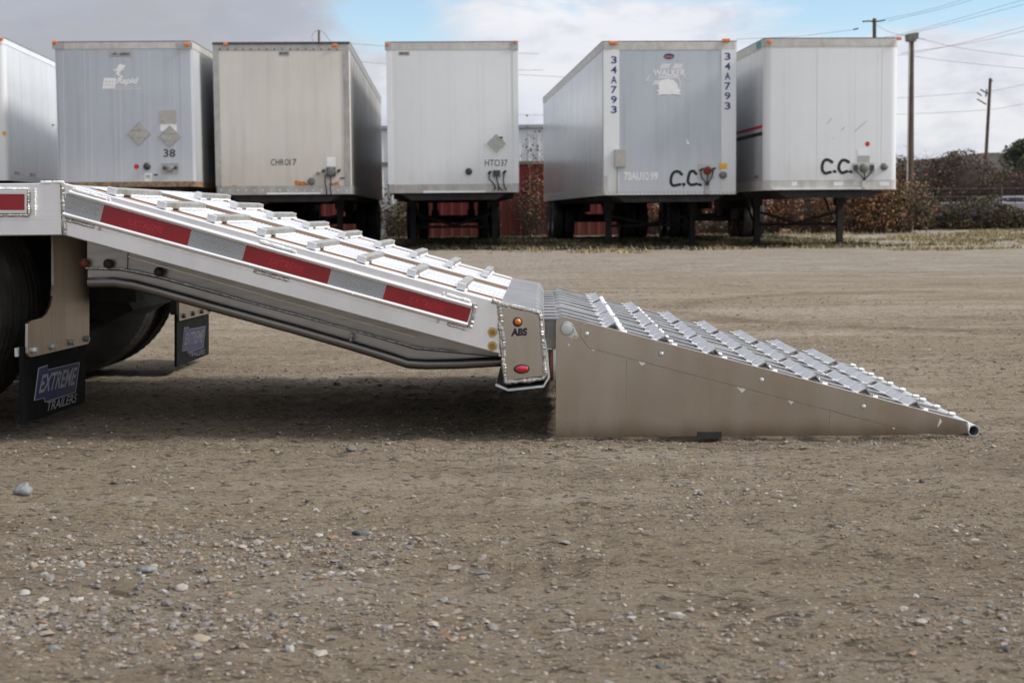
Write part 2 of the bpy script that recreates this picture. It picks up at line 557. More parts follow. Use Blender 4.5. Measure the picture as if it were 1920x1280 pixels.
def color_attr_mat(name, rough, bump=0.0, trans=0.0):
    m = bpy.data.materials.new(name)
    m.use_nodes = True
    t = m.node_tree
    b = t.nodes["Principled BSDF"]
    a = t.nodes.new("ShaderNodeAttribute")
    a.attribute_name = "tint"
    oc = t.nodes.new("ShaderNodeTexCoord").outputs["Object"]
    n = noise(t, oc, 90 if bump else 3, 4)
    col = mixc(t, ramp(t, n, .25, .75), mixc(t, .22, a.outputs["Color"], (0, 0, 0)), mixc(t, .05, a.outputs["Color"], (1, 1, 1)))
    t.links.new(col, b.inputs["Base Color"])
    b.inputs["Roughness"].default_value = rough
    b.inputs["Specular IOR Level"].default_value = .3
    if trans:
        b.inputs["Transmission Weight"].default_value = 0
        b.inputs["Subsurface Weight"].default_value = 0
    return m


MT["stone"] = color_attr_mat("pebble_surface", .8, .2)
MT["leaf"] = color_attr_mat("leaf_surface", .65)

# retro-reflective white tape: grey honeycomb cells
m = bpy.data.materials.new("white_retroreflector")
m.use_nodes = True
t = m.node_tree
b = t.nodes["Principled BSDF"]
oc = t.nodes.new("ShaderNodeTexCoord").outputs["Object"]
br = t.nodes.new("ShaderNodeTexBrick")
t.links.new(mapping(t, oc, (1, 1, 1)), br.inputs["Vector"])
sx = t.nodes.new("ShaderNodeSeparateXYZ")
t.links.new(oc, sx.inputs[0])
cx = t.nodes.new("ShaderNodeCombineXYZ")
t.links.new(sx.outputs[0], cx.inputs[0])
t.links.new(mth(t, "ADD", sx.outputs[2], mth(t, "MULTIPLY", sx.outputs[0], .27)), cx.inputs[1])
t.links.new(cx.outputs[0], br.inputs["Vector"])
br.inputs["Scale"].default_value = 1
br.inputs["Brick Width"].default_value = .0085
br.inputs["Row Height"].default_value = .006
br.inputs["Mortar Size"].default_value = .0016
br.inputs["Mortar Smooth"].default_value = .6
br.inputs["Color1"].default_value = (.19, .20, .215, 1)
br.inputs["Color2"].default_value = (.22, .235, .25, 1)
br.inputs["Mortar"].default_value = (.42, .44, .46, 1)
t.links.new(br.outputs["Color"], b.inputs["Base Color"])
b.inputs["Roughness"].default_value = .35
MT["white_tape"] = m

# ------------------------------------------------------------------ ground
rs = np.random.RandomState(3)


def vnoise(x, y, seed):
    r = np.random.RandomState(seed)
    tab = r.rand(256, 256)
    xi, yi = np.floor(x).astype(int), np.floor(y).astype(int)
    fx, fy = x - xi, y - yi
    fx, fy = fx * fx * (3 - 2 * fx), fy * fy * (3 - 2 * fy)
    a, b_ = tab[xi % 256, yi % 256], tab[(xi + 1) % 256, yi % 256]
    c, d = tab[xi % 256, (yi + 1) % 256], tab[(xi + 1) % 256, (yi + 1) % 256]
    return (a * (1 - fx) + b_ * fx) * (1 - fy) + (c * (1 - fx) + d * fx) * fy


def relief(x, y):
    h = (vnoise(x * 1.1, y * 2.3, 1) - .5) * .022 + (vnoise(x * 5, y * 9, 2) - .5) * .010
    h += (vnoise(x * 15, y * 24, 3) - .5) * .007 + (vnoise(x * 34, y * 44, 4) - .5) * .0085
    cl = vnoise(x * 26, y * 30, 5)
    h += np.clip(cl - .72, 0, 1) * .030
    # tyre tracks: shallow ruts running mostly left to right
    yy = y + .25 * np.sin(x * .35) - .03 * x
    for c0, w, d in ((3.1, .14, .010), (3.55, .12, .006), (4.35, .12, .008), (9.0, .25, .010), (9.9, .22, .008), (12.6, .3, .008)):
        h -= d * np.exp(-((yy - c0) / w) ** 2) * (.55 + .9 * vnoise(x * 7, y * 3, 9))
    # imprint of tyre lugs running towards the camera
    msk = np.clip((y - 2.7) / .4, 0, 1) * np.clip((4.5 - y) / .5, 0, 1) * (.3 + vnoise(x * 6, y * 4, 12))
    for c0 in (-.16, -.085, -.01, .065, .14, .215):
        h -= .0065 * np.exp(-((x - c0 - .03 * (y - 3.5)) / .013) ** 2) * msk
    fade = np.clip(1 - (y - 22) / 30, .25, 1)
    return h * fade - .012


def axis_lines(segs):
    out = []
    for a, b_, st in segs:
        out += list(np.arange(a, b_, st))
    out.append(segs[-1][1])
    return np.array(out)


gx = axis_lines([(-600, -100, 100), (-100, -20, 10), (-20, -6, 1), (-6, -2.6, .12), (-2.6, 2.6, .016), (2.6, 6, .12), (6, 20, 1), (20, 100, 10), (100, 600, 100)])
gy = axis_lines([(-60, 0, 10), (0, 2.0, .25), (2.0, 6.6, .017), (6.6, 12, .05), (12, 24, .2), (24, 70, 1.5), (70, 200, 20), (200, 1200, 200)])
X, Y = np.meshgrid(gx, gy)
Z = relief(X, Y)
nx, ny = len(gx), len(gy)
verts = np.stack([X, Y, Z], -1).reshape(-1, 3)
idx = np.arange(nx * ny).reshape(ny, nx)
quads = np.stack([idx[:-1, :-1], idx[:-1, 1:], idx[1:, 1:], idx[1:, :-1]], -1).reshape(-1, 4)


def np_mesh(name, verts, faces, m, smooth=False, tint=None):
    me = bpy.data.meshes.new(name)
    nv, nf, k = len(verts), len(faces), faces.shape[1]
    me.vertices.add(nv)
    me.vertices.foreach_set("co", np.ascontiguousarray(verts, dtype=np.float32).ravel())
    me.loops.add(nf * k)
    me.loops.foreach_set("vertex_index", np.ascontiguousarray(faces, dtype=np.int32).ravel())
    me.polygons.add(nf)
    me.polygons.foreach_set("loop_start", np.arange(0, nf * k, k, dtype=np.int32))
    me.polygons.foreach_set("use_smooth", np.full(nf, smooth))
    me.update(calc_edges=True)
    me.validate()
    if tint is not None:
        at_ = me.attributes.new("tint", "FLOAT_COLOR", "POINT")
        at_.data.foreach_set("color", np.concatenate([tint, np.ones((nv, 1))], 1).astype(np.float32).ravel())
    me.materials.append(m)
    o = bpy.data.objects.new(name, me)
    C.objects.link(o)
    return o


gm = bpy.data.materials.new("gravel_lot_surface")
gm.use_nodes = True
t = gm.node_tree
b = t.nodes["Principled BSDF"]
oc = t.nodes.new("ShaderNodeTexCoord").outputs["Object"]
fine = noise(t, mapping(t, oc, (1, 1.4, 1)), 95, 7, .80)
mid = noise(t, mapping(t, oc, (.55, 1.6, 1)), 8, 6, .65)
big = noise(t, mapping(t, oc, (.10, .55, 1)), 1.3, 5, .6, .3)
col = mixc(t, ramp(t, fine, .34, .66), (.172, .139, .096), (.370, .303, .220))
col = mixc(t, mth(t, "MULTIPLY", ramp(t, mid, .5, .72), .55), col, (.155, .118, .080))
col = mixc(t, mth(t, "MULTIPLY", ramp(t, big, .48, .66), .65), col, (.375, .325, .26))
# greyer crushed stone further out
syz = t.nodes.new("ShaderNodeSeparateXYZ")
t.links.new(oc, syz.inputs[0])
far = ramp(t, mth(t, "ADD", syz.outputs[1], mth(t, "MULTIPLY", mth(t, "SUBTRACT", big, .5), 18)), 12, 22)
col = mixc(t, mth(t, "MULTIPLY", far, .7), col, mixc(t, ramp(t, noise(t, mapping(t, oc, (.6, 1.4, 1)), 5, 6, .7), .3, .7), (.20, .175, .145), (.375, .34, .295)))
dp = noise(t, mapping(t, oc, (.5, 1.5, 1), (3, 1, 0)), 1.7, 6, .62, .4)
col = mixc(t, mth(t, "MULTIPLY", ramp(t, dp, .50, .64), .42), col, (.165, .130, .095))
col = mixc(t, mth(t, "MULTIPLY", ramp(t, dp, .46, .34), .40), col, (.42, .375, .31))
# dark flecks and crumbs: crevice shade and soil speckle put into the colour
fl = noise(t, mapping(t, oc, (.6, 1.25, 1)), 46, 3, .6)
col = mixc(t, mth(t, "MULTIPLY", ramp(t, fl, .55, .63), .75), col, (.070, .052, .037))
fl2 = noise(t, mapping(t, oc, (.5, 1.4, 1), (7, 3, 0)), 17, 5, .7)
col = mixc(t, mth(t, "MULTIPLY", ramp(t, fl2, .57, .68), .6), col, (.105, .078, .055))
cvx = mth(t, "SUBTRACT", syz.outputs[0], 3.4)
cvy = mth(t, "SUBTRACT", syz.outputs[1], 11.2)
rad_ = mth(t, "SQRT", mth(t, "ADD", mth(t, "MULTIPLY", cvx, cvx), mth(t, "MULTIPLY", cvy, mth(t, "MULTIPLY", cvy, 1.0))))
rg = mth(t, "ABSOLUTE", mth(t, "SUBTRACT", rad_, mth(t, "ADD", 1.95, mth(t, "MULTIPLY", mid, .5))))
rg = mth(t, "MULTIPLY", ramp(t, rg, .22, .05), mth(t, "MULTIPLY", ramp(t, mid, .35, .6), .6))
rg = mth(t, "MULTIPLY", rg, mth(t, "LESS_THAN", cvx, .3))
col = mixc(t, rg, col, (.115, .080, .050))
# tiny pale and grey chips
vo = t.nodes.new("ShaderNodeTexVoronoi")
vo.inputs["Scale"].default_value = 85
t.links.new(oc, vo.inputs["Vector"])
chip = mth(t, "LESS_THAN", vo.outputs["Distance"], .30)
vs_ = t.nodes.new("ShaderNodeSeparateColor")
t.links.new(vo.outputs["Color"], vs_.inputs[0])
chip = mth(t, "MULTIPLY", chip, mth(t, "GREATER_THAN", vs_.outputs[0], .80))
chipc = mixc(t, vs_.outputs[1], (.16, .16, .165), (.52, .49, .45))
col = mixc(t, mth(t, "MULTIPLY", chip, .85), col, chipc)
t.links.new(col, b.inputs["Base Color"])
b.inputs["Roughness"].default_value = .92
b.inputs["Specular IOR Level"].default_value = .15
bn = t.nodes.new("ShaderNodeBump")
bn.inputs["Strength"].default_value = 1.0
bn.inputs["Distance"].default_value = .018
t.links.new(mth(t, "ADD", mth(t, "MULTIPLY", fine, .8), mth(t, "MULTIPLY", fl, -.8)), bn.inputs["Height"])
t.links.new(bn.outputs[0], b.inputs["Normal"])
tag(np_mesh("gravel_ground", verts, quads, gm, True), kind="structure")

# icosahedron for pebbles
ph = (1 + 5 ** .5) / 2
ICO = np.array([(-1, ph, 0), (1, ph, 0), (-1, -ph, 0), (1, -ph, 0), (0, -1, ph), (0, 1, ph), (0, -1, -ph), (0, 1, -ph), (ph, 0, -1), (ph, 0, 1), (-ph, 0, -1), (-ph, 0, 1)]) / math.sqrt(1 + ph * ph)
ICF = np.array([(0, 11, 5), (0, 5, 1), (0, 1, 7), (0, 7, 10), (0, 10, 11), (1, 5, 9), (5, 11, 4), (11, 10, 2), (10, 7, 6), (7, 1, 8), (3, 9, 4), (3, 4, 2), (3, 2, 6), (3, 6, 8), (3, 8, 9), (4, 9, 5), (2, 4, 11), (6, 2, 10), (8, 6, 7), (9, 8, 1)])
CRUMB = np.array([(.25, .19, .13), (.20, .15, .10), (.29, .225, .16), (.15, .11, .075), (.32, .26, .19), (.11, .082, .058)])
PAL = np.array([(.30, .29, .28), (.20, .205, .215), (.13, .14, .155), (.42, .36, .29), (.50, .46, .40), (.56, .54, .51), (.36, .20, .10), (.27, .235, .20), (.33, .26, .19), (.24, .245, .25)])


def gravel(n, x0, x1, y0, y1, rlo, rhi, seed, patch, pal=None):
    pal = PAL if pal is None else pal
    r = np.random.RandomState(seed)
    x = r.uniform(x0, x1, n * 4)
    y = y0 + (y1 - y0) * r.rand(n * 4) ** 1.5
    d = patch(x, y)
    k = r.rand(n * 4) < d
    x, y = x[k][:n], y[k][:n]
    n = len(x)
    rad = rlo * (rhi / rlo) ** (r.rand(n) ** 2.6)
    z = relief(x, y)
    P = ICO[None] * (1 + r.uniform(-.34, .34, (n, 12, 1)))
    P = P * r.uniform(.65, 1.25, (n, 1, 3)) * np.array([1.2, .95, .58])
    a = r.uniform(0, 6.283, n)
    ca, sa = np.cos(a)[:, None], np.sin(a)[:, None]
    Q = np.stack([P[..., 0] * ca - P[..., 1] * sa, P[..., 0] * sa + P[..., 1] * ca, P[..., 2]], -1) * rad[:, None, None]
    Q += np.stack([x, y, z + rad * .08], -1)[:, None, :]
    F = ICF[None] + (np.arange(n) * 12)[:, None, None]
    c = pal[r.randint(0, len(pal), n)] * r.uniform(.6, 1.0, (n, 1))
    c = c * .58 + np.array([.27, .21, .155]) * .32      # road dust on every pebble
    tint = np.repeat(c, 12, 0)
    return Q.reshape(-1, 3), F.reshape(-1, 3), tint


def patch_near(x, y):
    left = np.exp(-((x + .75) / .55) ** 2) * np.exp(-((y - 3.25) / .42) ** 2)
    low = np.exp(-((y - 2.62) / .22) ** 2) * (.35 + .65 * vnoise(x * 3, y * 6, 23))
    return np.clip(.05 + 1.2 * np.clip(vnoise(x * 2.1, y * 3.3, 21) - .52, 0, 1) + 1.0 * left + .8 * low, 0, 1)


def ramp_foot(x, y):
    return np.clip(1.4 * np.exp(-((y - 4.79 + .021 * (x - .14)) / .05) ** 2) * (.3 + vnoise(x * 9, y * 3, 27)), 0, 1)


def patch_left(x, y):
    q = np.exp(-((x + .62 - .1 * (y - 3)) / .42) ** 2) * (np.exp(-((y - 3.22) / .16) ** 2) + .8 * np.exp(-((y - 2.72) / .12) ** 2))
    return np.clip(q * (.2 + 1.3 * vnoise(x * 8, y * 11, 28)), 0, 1)


GREY = PAL[[0, 1, 1, 2, 3, 7, 9, 4]]
parts = [gravel(3200, -1.4, .6, 2.3, 3.9, .003, .0105, 36, patch_left, GREY),
         gravel(11000, -1.7, 1.7, 2.2, 5.6, .0018, .0075, 31, patch_near),
         gravel(700, -1.5, 1.5, 2.25, 4.6, .006, .0125, 32, lambda x, y: patch_near(x, y) ** 2),
         gravel(26000, -1.9, 1.9, 2.2, 5.6, .0016, .0052, 34, lambda x, y: np.clip(.25 + 1.5 * (vnoise(x * 2.6, y * 4, 24) - .4), 0, 1), CRUMB),
         gravel(1500, .05, 1.45, 4.6, 4.86, .0016, .0065, 35, ramp_foot, np.concatenate([CRUMB, CRUMB, PAL])),
         gravel(7000, -3.5, 3.5, 4.6, 14, .004, .010, 33, lambda x, y: np.clip(.15 + 1.6 * (vnoise(x * 1.2, y * 2, 22) - .5), 0, 1), np.concatenate([CRUMB, PAL]))]
vv, ff, tt, base = [], [], [], 0
for v_, f_, t_ in parts:
    vv.append(v_); ff.append(f_ + base); tt.append(t_); base += len(v_)
tag(np_mesh("gravel", np.concatenate(vv), np.concatenate(ff), MT["stone"], False, np.concatenate(tt)), "loose grey and tan gravel strewn over the dirt lot", kind="stuff")


def stone(px, py, wpx, hpx, col, label, seed):
    p = ground_at(px, py + hpx * .35)
    d = (p - CAM).length
    sx_, sz_ = wpx / FPX * d / 2, hpx / FPX * d / 2
    r = np.random.RandomState(seed)
    bm = bmesh.new()
    bmesh.ops.create_icosphere(bm, subdivisions=3, radius=1)
    for v in bm.verts:
        q = v.co
        k = 1 + .34 * (vnoise(np.array([q.x * 1.3 + seed]), np.array([q.y * 1.3 + q.z * 1.7 + 9]), seed)[0] - .5) * 2 + .16 * (vnoise(np.array([q.x * 5 + seed]), np.array([q.y * 5 + q.z * 4]), seed + 1)[0] - .5) * 2
        v.co = Vector((q.x * sx_ * k, q.y * sx_ * .85 * k, q.z * sz_ * k))
    me = bpy.data.meshes.new("stone")
    bm.to_mesh(me)
    bm.free()
    me.polygons.foreach_set("use_smooth", [True] * len(me.polygons))
    a = me.attributes.new("tint", "FLOAT_COLOR", "POINT")
    a.data.foreach_set("color", list((*(k * .85 for k in col), 1)) * len(me.vertices))
    me.materials.append(MT["stone"])
    o = bpy.data.objects.new("stone", me)
    o.location = (p.x, p.y, float(relief(np.array([p.x]), np.array([p.y]))[0]) + sz_ * .30)
    o.rotation_euler = (r.uniform(-.15, .15), r.uniform(-.15, .15), r.uniform(0, 3))
    C.objects.link(o)
    tag(o, label, "stone", "larger stones lying on the dirt lot")


GR, TAN, DK, WH, BR = (.20, .215, .22), (.37, .30, .22), (.085, .09, .095), (.42, .395, .36), (.34, .24, .16)
for i, (px, py, w, h, c, lb) in enumerate([
    (43, 908, 36, 22, (.235, .25, .25), "large bluish grey stone alone on bare dirt below the near mud flap"),
    (61, 1047, 20, 19, TAN, "rounded cream stone in the gravel patch, nearest the left photo edge"),
    (150, 1039, 18, 15, WH, "rounded whitish stone in the gravel patch right of the cream stone"),
    (275, 1054, 34, 15, GR, "long flat slate grey stone in the middle of the gravel patch"),
    (342, 1086, 30, 16, (.45, .38, .34), "pinkish flat stone at the front edge of the gravel patch"),
    (468, 927, 11, 12, TAN, "small cream pebble standing alone right of the big grey stone"),
    (676, 981, 28, 16, DK, "dark grey stone alone on dirt in front of the trailer tail"),
    (900, 1047, 26, 7, (.16, .16, .15), "thin dark flat sliver of stone lying near the picture centre"),
    (1140, 1264, 38, 30, (.28, .26, .25), "biggest grey stone, at the bottom edge of the photo"),
    (1240, 1231, 20, 9, DK, "dark flat stone just above right of the biggest stone"),
    (1641, 820, 9, 10, (.30, .29, .28), "small round grey stone touching the ramp foot"),
    (1728, 889, 11, 10, DK, "small dark stone on the dirt below the ramp toe"),
    (45, 1098, 22, 11, WH, "pair-like pale flat stone low in the gravel patch by the left edge"),
    (377, 1173, 36, 12, TAN, "flat tan stone half sunk in dirt in the lower left"),
    (542, 1193, 20, 22, (.40, .38, .35), "upright pale stone in the lower gravel, left of centre"),
    (100, 1196, 26, 13, GR, "grey stone in the bottom left gravel"),
    (660, 836, 24, 12, (.20, .19, .18), "half buried grey stone just outside the trailer shadow"),
    (1886, 1207, 18, 10, DK, "dark stone in the lower right corner"),
]):
    stone(px, py, w, h, c, lb, 40 + i)

# ------------------------------------------------------------------ foreground trailer frame
FG = Frame(ground_at(1042, 822), R(-1.2))
WT = 1.88                        # width of the tail and of the ramp
A = lambda px, py, y=0.0: FG.Y(px, py, y)


def pl(pts, y=0.0):
    return [(p.x, p.z) for p in (A(a, b_, y) for a, b_ in pts)]


tr = thing("flatbed_trailer", FG, "aluminium flatbed trailer with sloping beavertail and red and white reflective tape", "trailer")
J = A(117, 343)                  # bend between flat deck and tail
E = A(936, 566.5)                # end of the tail's top edge
slope = (E.z - J.z) / (E.x - J.x)
topz = lambda x: J.z + slope * (x - J.x)
HR = A(117, 343).z - A(117, 441).z
prof = [(.0, -.002), (.003, 0), (.034, 0), (.034, -.012), (.026, -.014), (.026, -HR + .012), (.06, -HR + .010), (.06, -HR), (.003, -HR), (0, -HR + .003),
        (0, -HR + .045), (.0015, -HR + .046), (.0015, -HR + .048), (0, -HR + .049), (0, -HR + .072), (.0015, -HR + .073), (.0015, -HR + .075), (0, -HR + .076)]
G().sweep(prof, [(-9.0, J.z), (J.x - .008, J.z)]).obj("side_rail", MT["rail"], tr)
G().sweep(prof, [(J.x + .004, topz(J.x + .004)), (E.x + .012, topz(E.x + .012))]).obj("tail_rail", MT["rail"], tr)
G().sweep([(WT - a, d) for a, d in prof], [(J.x + .004, topz(J.x)), (E.x, topz(E.x))]).obj("far_tail_rail", MT["rail"], tr)
G().box(-9.0, J.x, .035, 2.5, J.z - .05, J.z - .004).obj("deck", MT["deckalu"], tr)
G().bead([(J.x, -.003, J.z), (J.x + .001, -.004, J.z - HR * .5), (J.x + .003, -.003, J.z - HR)], .0085).obj("weld_bead", MT["weld"], tr, True)
G().bead([(A(76, 346).x, -.002, J.z + .002), (A(120, 344).x, -.002, J.z + .002)], .006).obj("weld_bead", MT["weldw"], tr, True)


def tslab(x0, x1, y0, y1, d0, d1, name, m, bevel=.0015):
    """a strip lying on the tail between offsets d0..d1 above the rail's top line"""
    g = G()
    v = [(x, y, topz(x) + d) for d in (d0, d1) for x, y in ((x0, y0), (x1, y0), (x1, y1), (x0, y1))]
    g.add(v, [(0, 3, 2, 1), (4, 5, 6, 7), (0, 1, 5, 4), (1, 2, 6, 5), (2, 3, 7, 6), (3, 0, 4, 7)])
    return g.obj(name, m, tr, bevel=bevel)


xa, xb = J.x + .02, E.x + .004
tslab(xa, xb, .036, .115, -.03, -.001, "deck_plank", MT["deckalu"])
tslab(xa + .03, xb, .118, .216, -.03, -.0012, "wood_strip", MT["wood"])
k0, k1 = .218, .81
for a, b_ in ((k0, .412), (.418, .609), (.615, k1)):
    tslab(xa, xb, a, b_, -.03, -.002, "deck_plank", MT["deckalu"])
    for e in (a + .022, b_ - .022):      # raised edge ribs of each plank
        pass
tslab(xa + .05, xb, .815, 1.065, -.03, -.0026, "wood_strip", MT["woodgrey"])
for a, b_ in ((1.07, 1.262), (1.268, 1.459), (1.465, 1.66)):
    tslab(xa, xb, a, b_, -.03, -.002, "deck_plank", MT["deckalu"])
tslab(xa + .05, xb, 1.665, 1.755, -.03, -.0026, "wood_strip", MT["wood"])
tslab(xa, xb, 1.758, WT - .036, -.03, -.001, "deck_plank", MT["deckalu"])
# tread buttons pressed into the planks
tg = G()
ang = math.atan(slope)
nx_ = int((xb - xa) / .014)
for a, b_ in ((.245, .40), (.44, .60), (.635, .79), (1.095, 1.25), (1.29, 1.445), (1.485, 1.64)):
    for i in range(nx_):
        x = xa + .012 + i * .014
        z = topz(x) - .0025
        tg.add([(x - .0035, a, z), (x + .0035, a, z + slope * .007), (x + .0035, b_, z + slope * .007), (x - .0035, b_, z), (x, a + .004, z + .0034), (x, b_ - .004, z + .0034)],
               [(0, 1, 4), (1, 2, 5, 4), (2, 3, 5), (3, 0, 4, 5)])
tag(tg.obj("tread_ribs", MT["deckalu"], tr), kind="stuff")


def cleat(px, py, y0, y1):
    p = A(px, py, y0)
    g = G()
    h, w = .024, .026
    g.box(-w / 2, w / 2, y0, y1, .003, h)
    o = g.obj("traction_cleat", MT["cleat2"], tr, bevel=.003)
    x = p.x + w / 2
    o.location = (x, 0, topz(x))
    o.rotation_euler = (0, -ang, 0)
    e = G().box(-w / 2 - .001, w / 2 + .001, y0 - .006, y0 + .003, .002, h + .001).obj("cleat_end", MT["deckalu"], o, bevel=.002)
    wl = G()
    wl.bead([(w / 2, y0 + .005, .003), (w / 2 + .002, y0 + .085, .003)], .005)
    wl.bead([(w / 2, y0 + .19, .003), (w / 2 + .001, y1 - .004, .003)], .0055)
    wl.bead([(-w / 2, y0 + .19, .003), (-w / 2, y1 - .004, .003)], .005)
    tag(wl.obj("weld_bead", MT["weldw"], o, True), kind="stuff")


for k in range(8):
    cleat(200 + 93.6 * k, 347 + .269 * (79 + 93.6 * k), .045, .62)
for k in range(9):
    px = 902 - 67.3 * k
    py = 400 + (347 + .2695 * (1032 + (px - 1032) * 1.265 - 121) - 400) / 1.265
    cleat(px, py, 1.25, 1.82)

# reflective tape channel
up = lambda px: 361.5 + .2825 * (px - 133)
lo = lambda px: 402.0 + .2735 * (px - 121)
lipg = G()
for fn, x0, x1 in ((up, 131, 884), (lo, 119, 877)):
    q = [A(px, fn(px)) for px in (x0, x1)]
    lipg.tube([(q[0].x, -.004, q[0].z), (q[1].x, -.004, q[1].z)], .0085, 12)
lipg.obj("tape_channel_lip", MT["lip"], tr, True)
G().prism(pl([(131, up(131)), (884, up(884)), (877, lo(877)), (119, lo(119))]), -.003, .002).obj("tape_channel", MT["rail"], tr)
for nm, mm, a, b_ in (("white_reflector", "white_tape", 121, 192.5), ("red_reflector", "red", 192.5, 356), ("white_reflector", "white_tape", 356, 458.5),
                      ("red_reflector", "red", 458.5, 618), ("white_reflector", "white_tape", 618, 721.5), ("red_reflector", "red", 721.5, 880)):
    dx = 4.3
    o = G().prism(pl([(a + dx, up(a + dx) + 3), (b_ + dx, up(b_ + dx) + 3), (b_ - dx, lo(b_ - dx) - 3), (max(a - dx, 119), lo(max(a - dx, 119)) - 3)]), -.0055, -.0032).obj(nm, MT[mm], tr)
    mx_ = (a + b_) / 2
    cy = (up(mx_) + lo(mx_)) / 2
    hw = 28 if "white" in nm else 34
    q = [A(mx_ - hw - 1, cy + 7 - .27 * hw), A(mx_ + hw - 1, cy + 7 + .27 * hw), A(mx_ + hw + 2, cy - 5 + .27 * hw), A(mx_ - hw + 2, cy - 5 - .27 * hw)]
    lettering("EXTREME", q, MT["greyst"] if "white" in nm else MT["redlens"], o, (0, -.0062, 0), 0, .3)
# welds of the channel: light from above put into the brighter upper beads
for a, b_, dy, mm in ((137, 200, -8, "weldw"), (204, 207, -8, "weldw"), (487, 549, -9, "weldw"), (551, 555, -8, "weldw"), (838, 882, -8, "weldw"), (830, 833, -8, "weldw")):
    p, q = A(a, up(a) + dy), A(b_, up(b_) + dy)
    G().bead([(p.x, -.003, p.z), (q.x, -.003, q.z)], .0068).obj("weld_bead", MT[mm], tr, True)
for a, b_ in ((122, 176), (185, 189), (476, 540), (819, 823), (838, 872)):
    p, q = A(a, lo(a) + 9), A(b_, lo(b_) + 9)
    G().bead([(p.x, -.003, p.z), (q.x, -.003, q.z)], .006).obj("weld_bead", MT["weld"], tr, True)
p, q = A(891, 569), A(880, 615)
G().bead([(p.x, -.004, p.z), ((p.x + q.x) / 2 + .002, -.005, (p.z + q.z) / 2), (q.x, -.004, q.z)], .0085).obj("weld_bead", MT["weld"], tr, True)
# tape pocket on the flat rail
G().prism(pl([(-300, 357), (52, 357), (52, 401), (-300, 400)]), -.010, -.001).obj("tape_channel", MT["lip"], tr, bevel=.002)
G().prism(pl([(-300, 363), (48, 364), (48, 394), (-300, 394)]), -.0118, -.0102).obj("red_reflector", MT["red"], tr)
for pts, mm in ((((-40, 354), (54, 355)), "weldw"), (((-40, 404), (54, 404)), "weld"), (((54, 356), (55, 403)), "weld"), (((67, 353), (67, 405)), "weldw")):  # bright top bead, darker bottom one: overhead light put into the colour
    G().bead([(A(*p).x, -.006, A(*p).z) for p in pts], .006).obj("weld_bead", MT[mm], tr, True)

# end box with the lamps
top_r = [(935, 568), (975, 575.5), (1003, 580), (1010, 582.5), (1014, 588)]
poly = pl([(934, 568), (975, 575), (1003, 580), (1010, 583), (1014, 590), (1023.5, 704), (1018, 710), (946.5, 716)])
G().prism(poly, .001, WT).obj("end_box", MT["cap"], tr, bevel=.004)
inn = pl([(938, 572), (1011, 587), (1020, 704), (948, 713)])
ep = G().prism(inn, -.006, .0).obj("end_plate", MT["plate"], tr, bevel=.002)
wg = G()
ring = [(936, 569), (975, 577), (1009, 585), (1013, 592), (1018, 650), (1022, 703), (1018, 709), (985, 713), (948, 716), (943, 670), (938, 615), (936, 569)]
wg.bead([(A(*p).x, -.004, A(*p).z) for p in ring], .0085)
wg.bead([(A(*p).x, -.004, A(*p).z) for p in ((922, 563), (930, 566), (937, 569), (940, 600), (944, 640), (946, 668))], .0095)
tag(wg.obj("weld_bead", MT["weld"], tr, True), kind="stuff")


def disc_on(px, py, rpx, h, m, name, parent, y=-.006, dome=0.0, ry=None, n=18, frame=None):
    fr = frame or FG
    p = fr.Y(px, py, y)
    k = (fr.m @ p - CAM).dot(Fv) / FPX
    return G().disc(p, (0, -1, 0), rpx * k, h, n, ry * k if ry else None, dome).obj(name, m, parent, True)


lamp = disc_on(970.5, 603.5, 9.2, .006, MT["rubber"], "marker_lamp", tr, dome=.002)
disc_on(971, 603, 6.2, .006, MT["amber"], "amber_lens", lamp, y=-.011, dome=.006)
lamp = disc_on(978, 691.5, 15, .006, MT["rubber"], "marker_lamp", tr, dome=.002, ry=8.8, n=24)
disc_on(978.5, 691.5, 12, .005, MT["redlens"], "red_lens", lamp, y=-.011, dome=.005, ry=6.3, n=24)
lettering("ABS", [A(958, 630), A(988, 629), A(989, 614), A(959, 615.5)], MT["ink"], tr, (0, -.0075, 0), .06)
for px, py in ((923.5, 622.5), (923.5, 648.5)):
    bo = disc_on(px, py, 9.4, .003, MT["gold"], "bolt", tr, y=.0)
    G().disc(Vector(A(px, py, -.003)), (0, -1, 0), .0098, .009, 6).obj("bolt_head", MT["bronze"], bo, bevel=.001)
# bumper strap under the end box
bs_ = pl([(929, 721), (953, 731), (1019, 724), (1029, 707), (1025, 668), (1021, 640)])
G().strip(bs_, .0075, -.003, WT).obj("bumper_strap", MT["zinc"], tr, bevel=.001)
G().prism(pl([(944, 680), (947, 716), (953, 728), (930, 719)]), .02, WT).obj("bumper_gap_shade", MT["chassis"], tr)  # black solid standing in for the shaded gap beside the strap
# hinge lugs and ribs at the rear of the end box
lugy = [.02 + i * .1655 for i in range(12)]
for i, y in enumerate(lugy):
    G().prism(pl([(996, 580.5), (1006, 580), (1013, 584), (1018, 592), (1021, 606), (1023, 660), (1012, 660)]), y, y + .011).obj("hinge_rib", MT["bar"], tr, bevel=.001)
for i in range(11):
    y = lugy[i] + .045
    G().prism(pl([(1012, 600), (1030, 599), (1058, 600), (1066, 612), (1062, 640), (1042, 656), (1014, 656)]), y, y + .075).obj("hinge_knuckle", MT["cap"], tr, bevel=.003)
# air line and rods in the gap behind the box
for px, r_, mm in ((1027, .004, "zinc"), (1033, .007, "redwall"), (1039, .005, "zinc")):
    p, q = A(px, 655, .08), A(px + 1, 712, .08)
    G().tube([p, q], r_, 8).obj("locking_rod", MT[mm], tr, True)

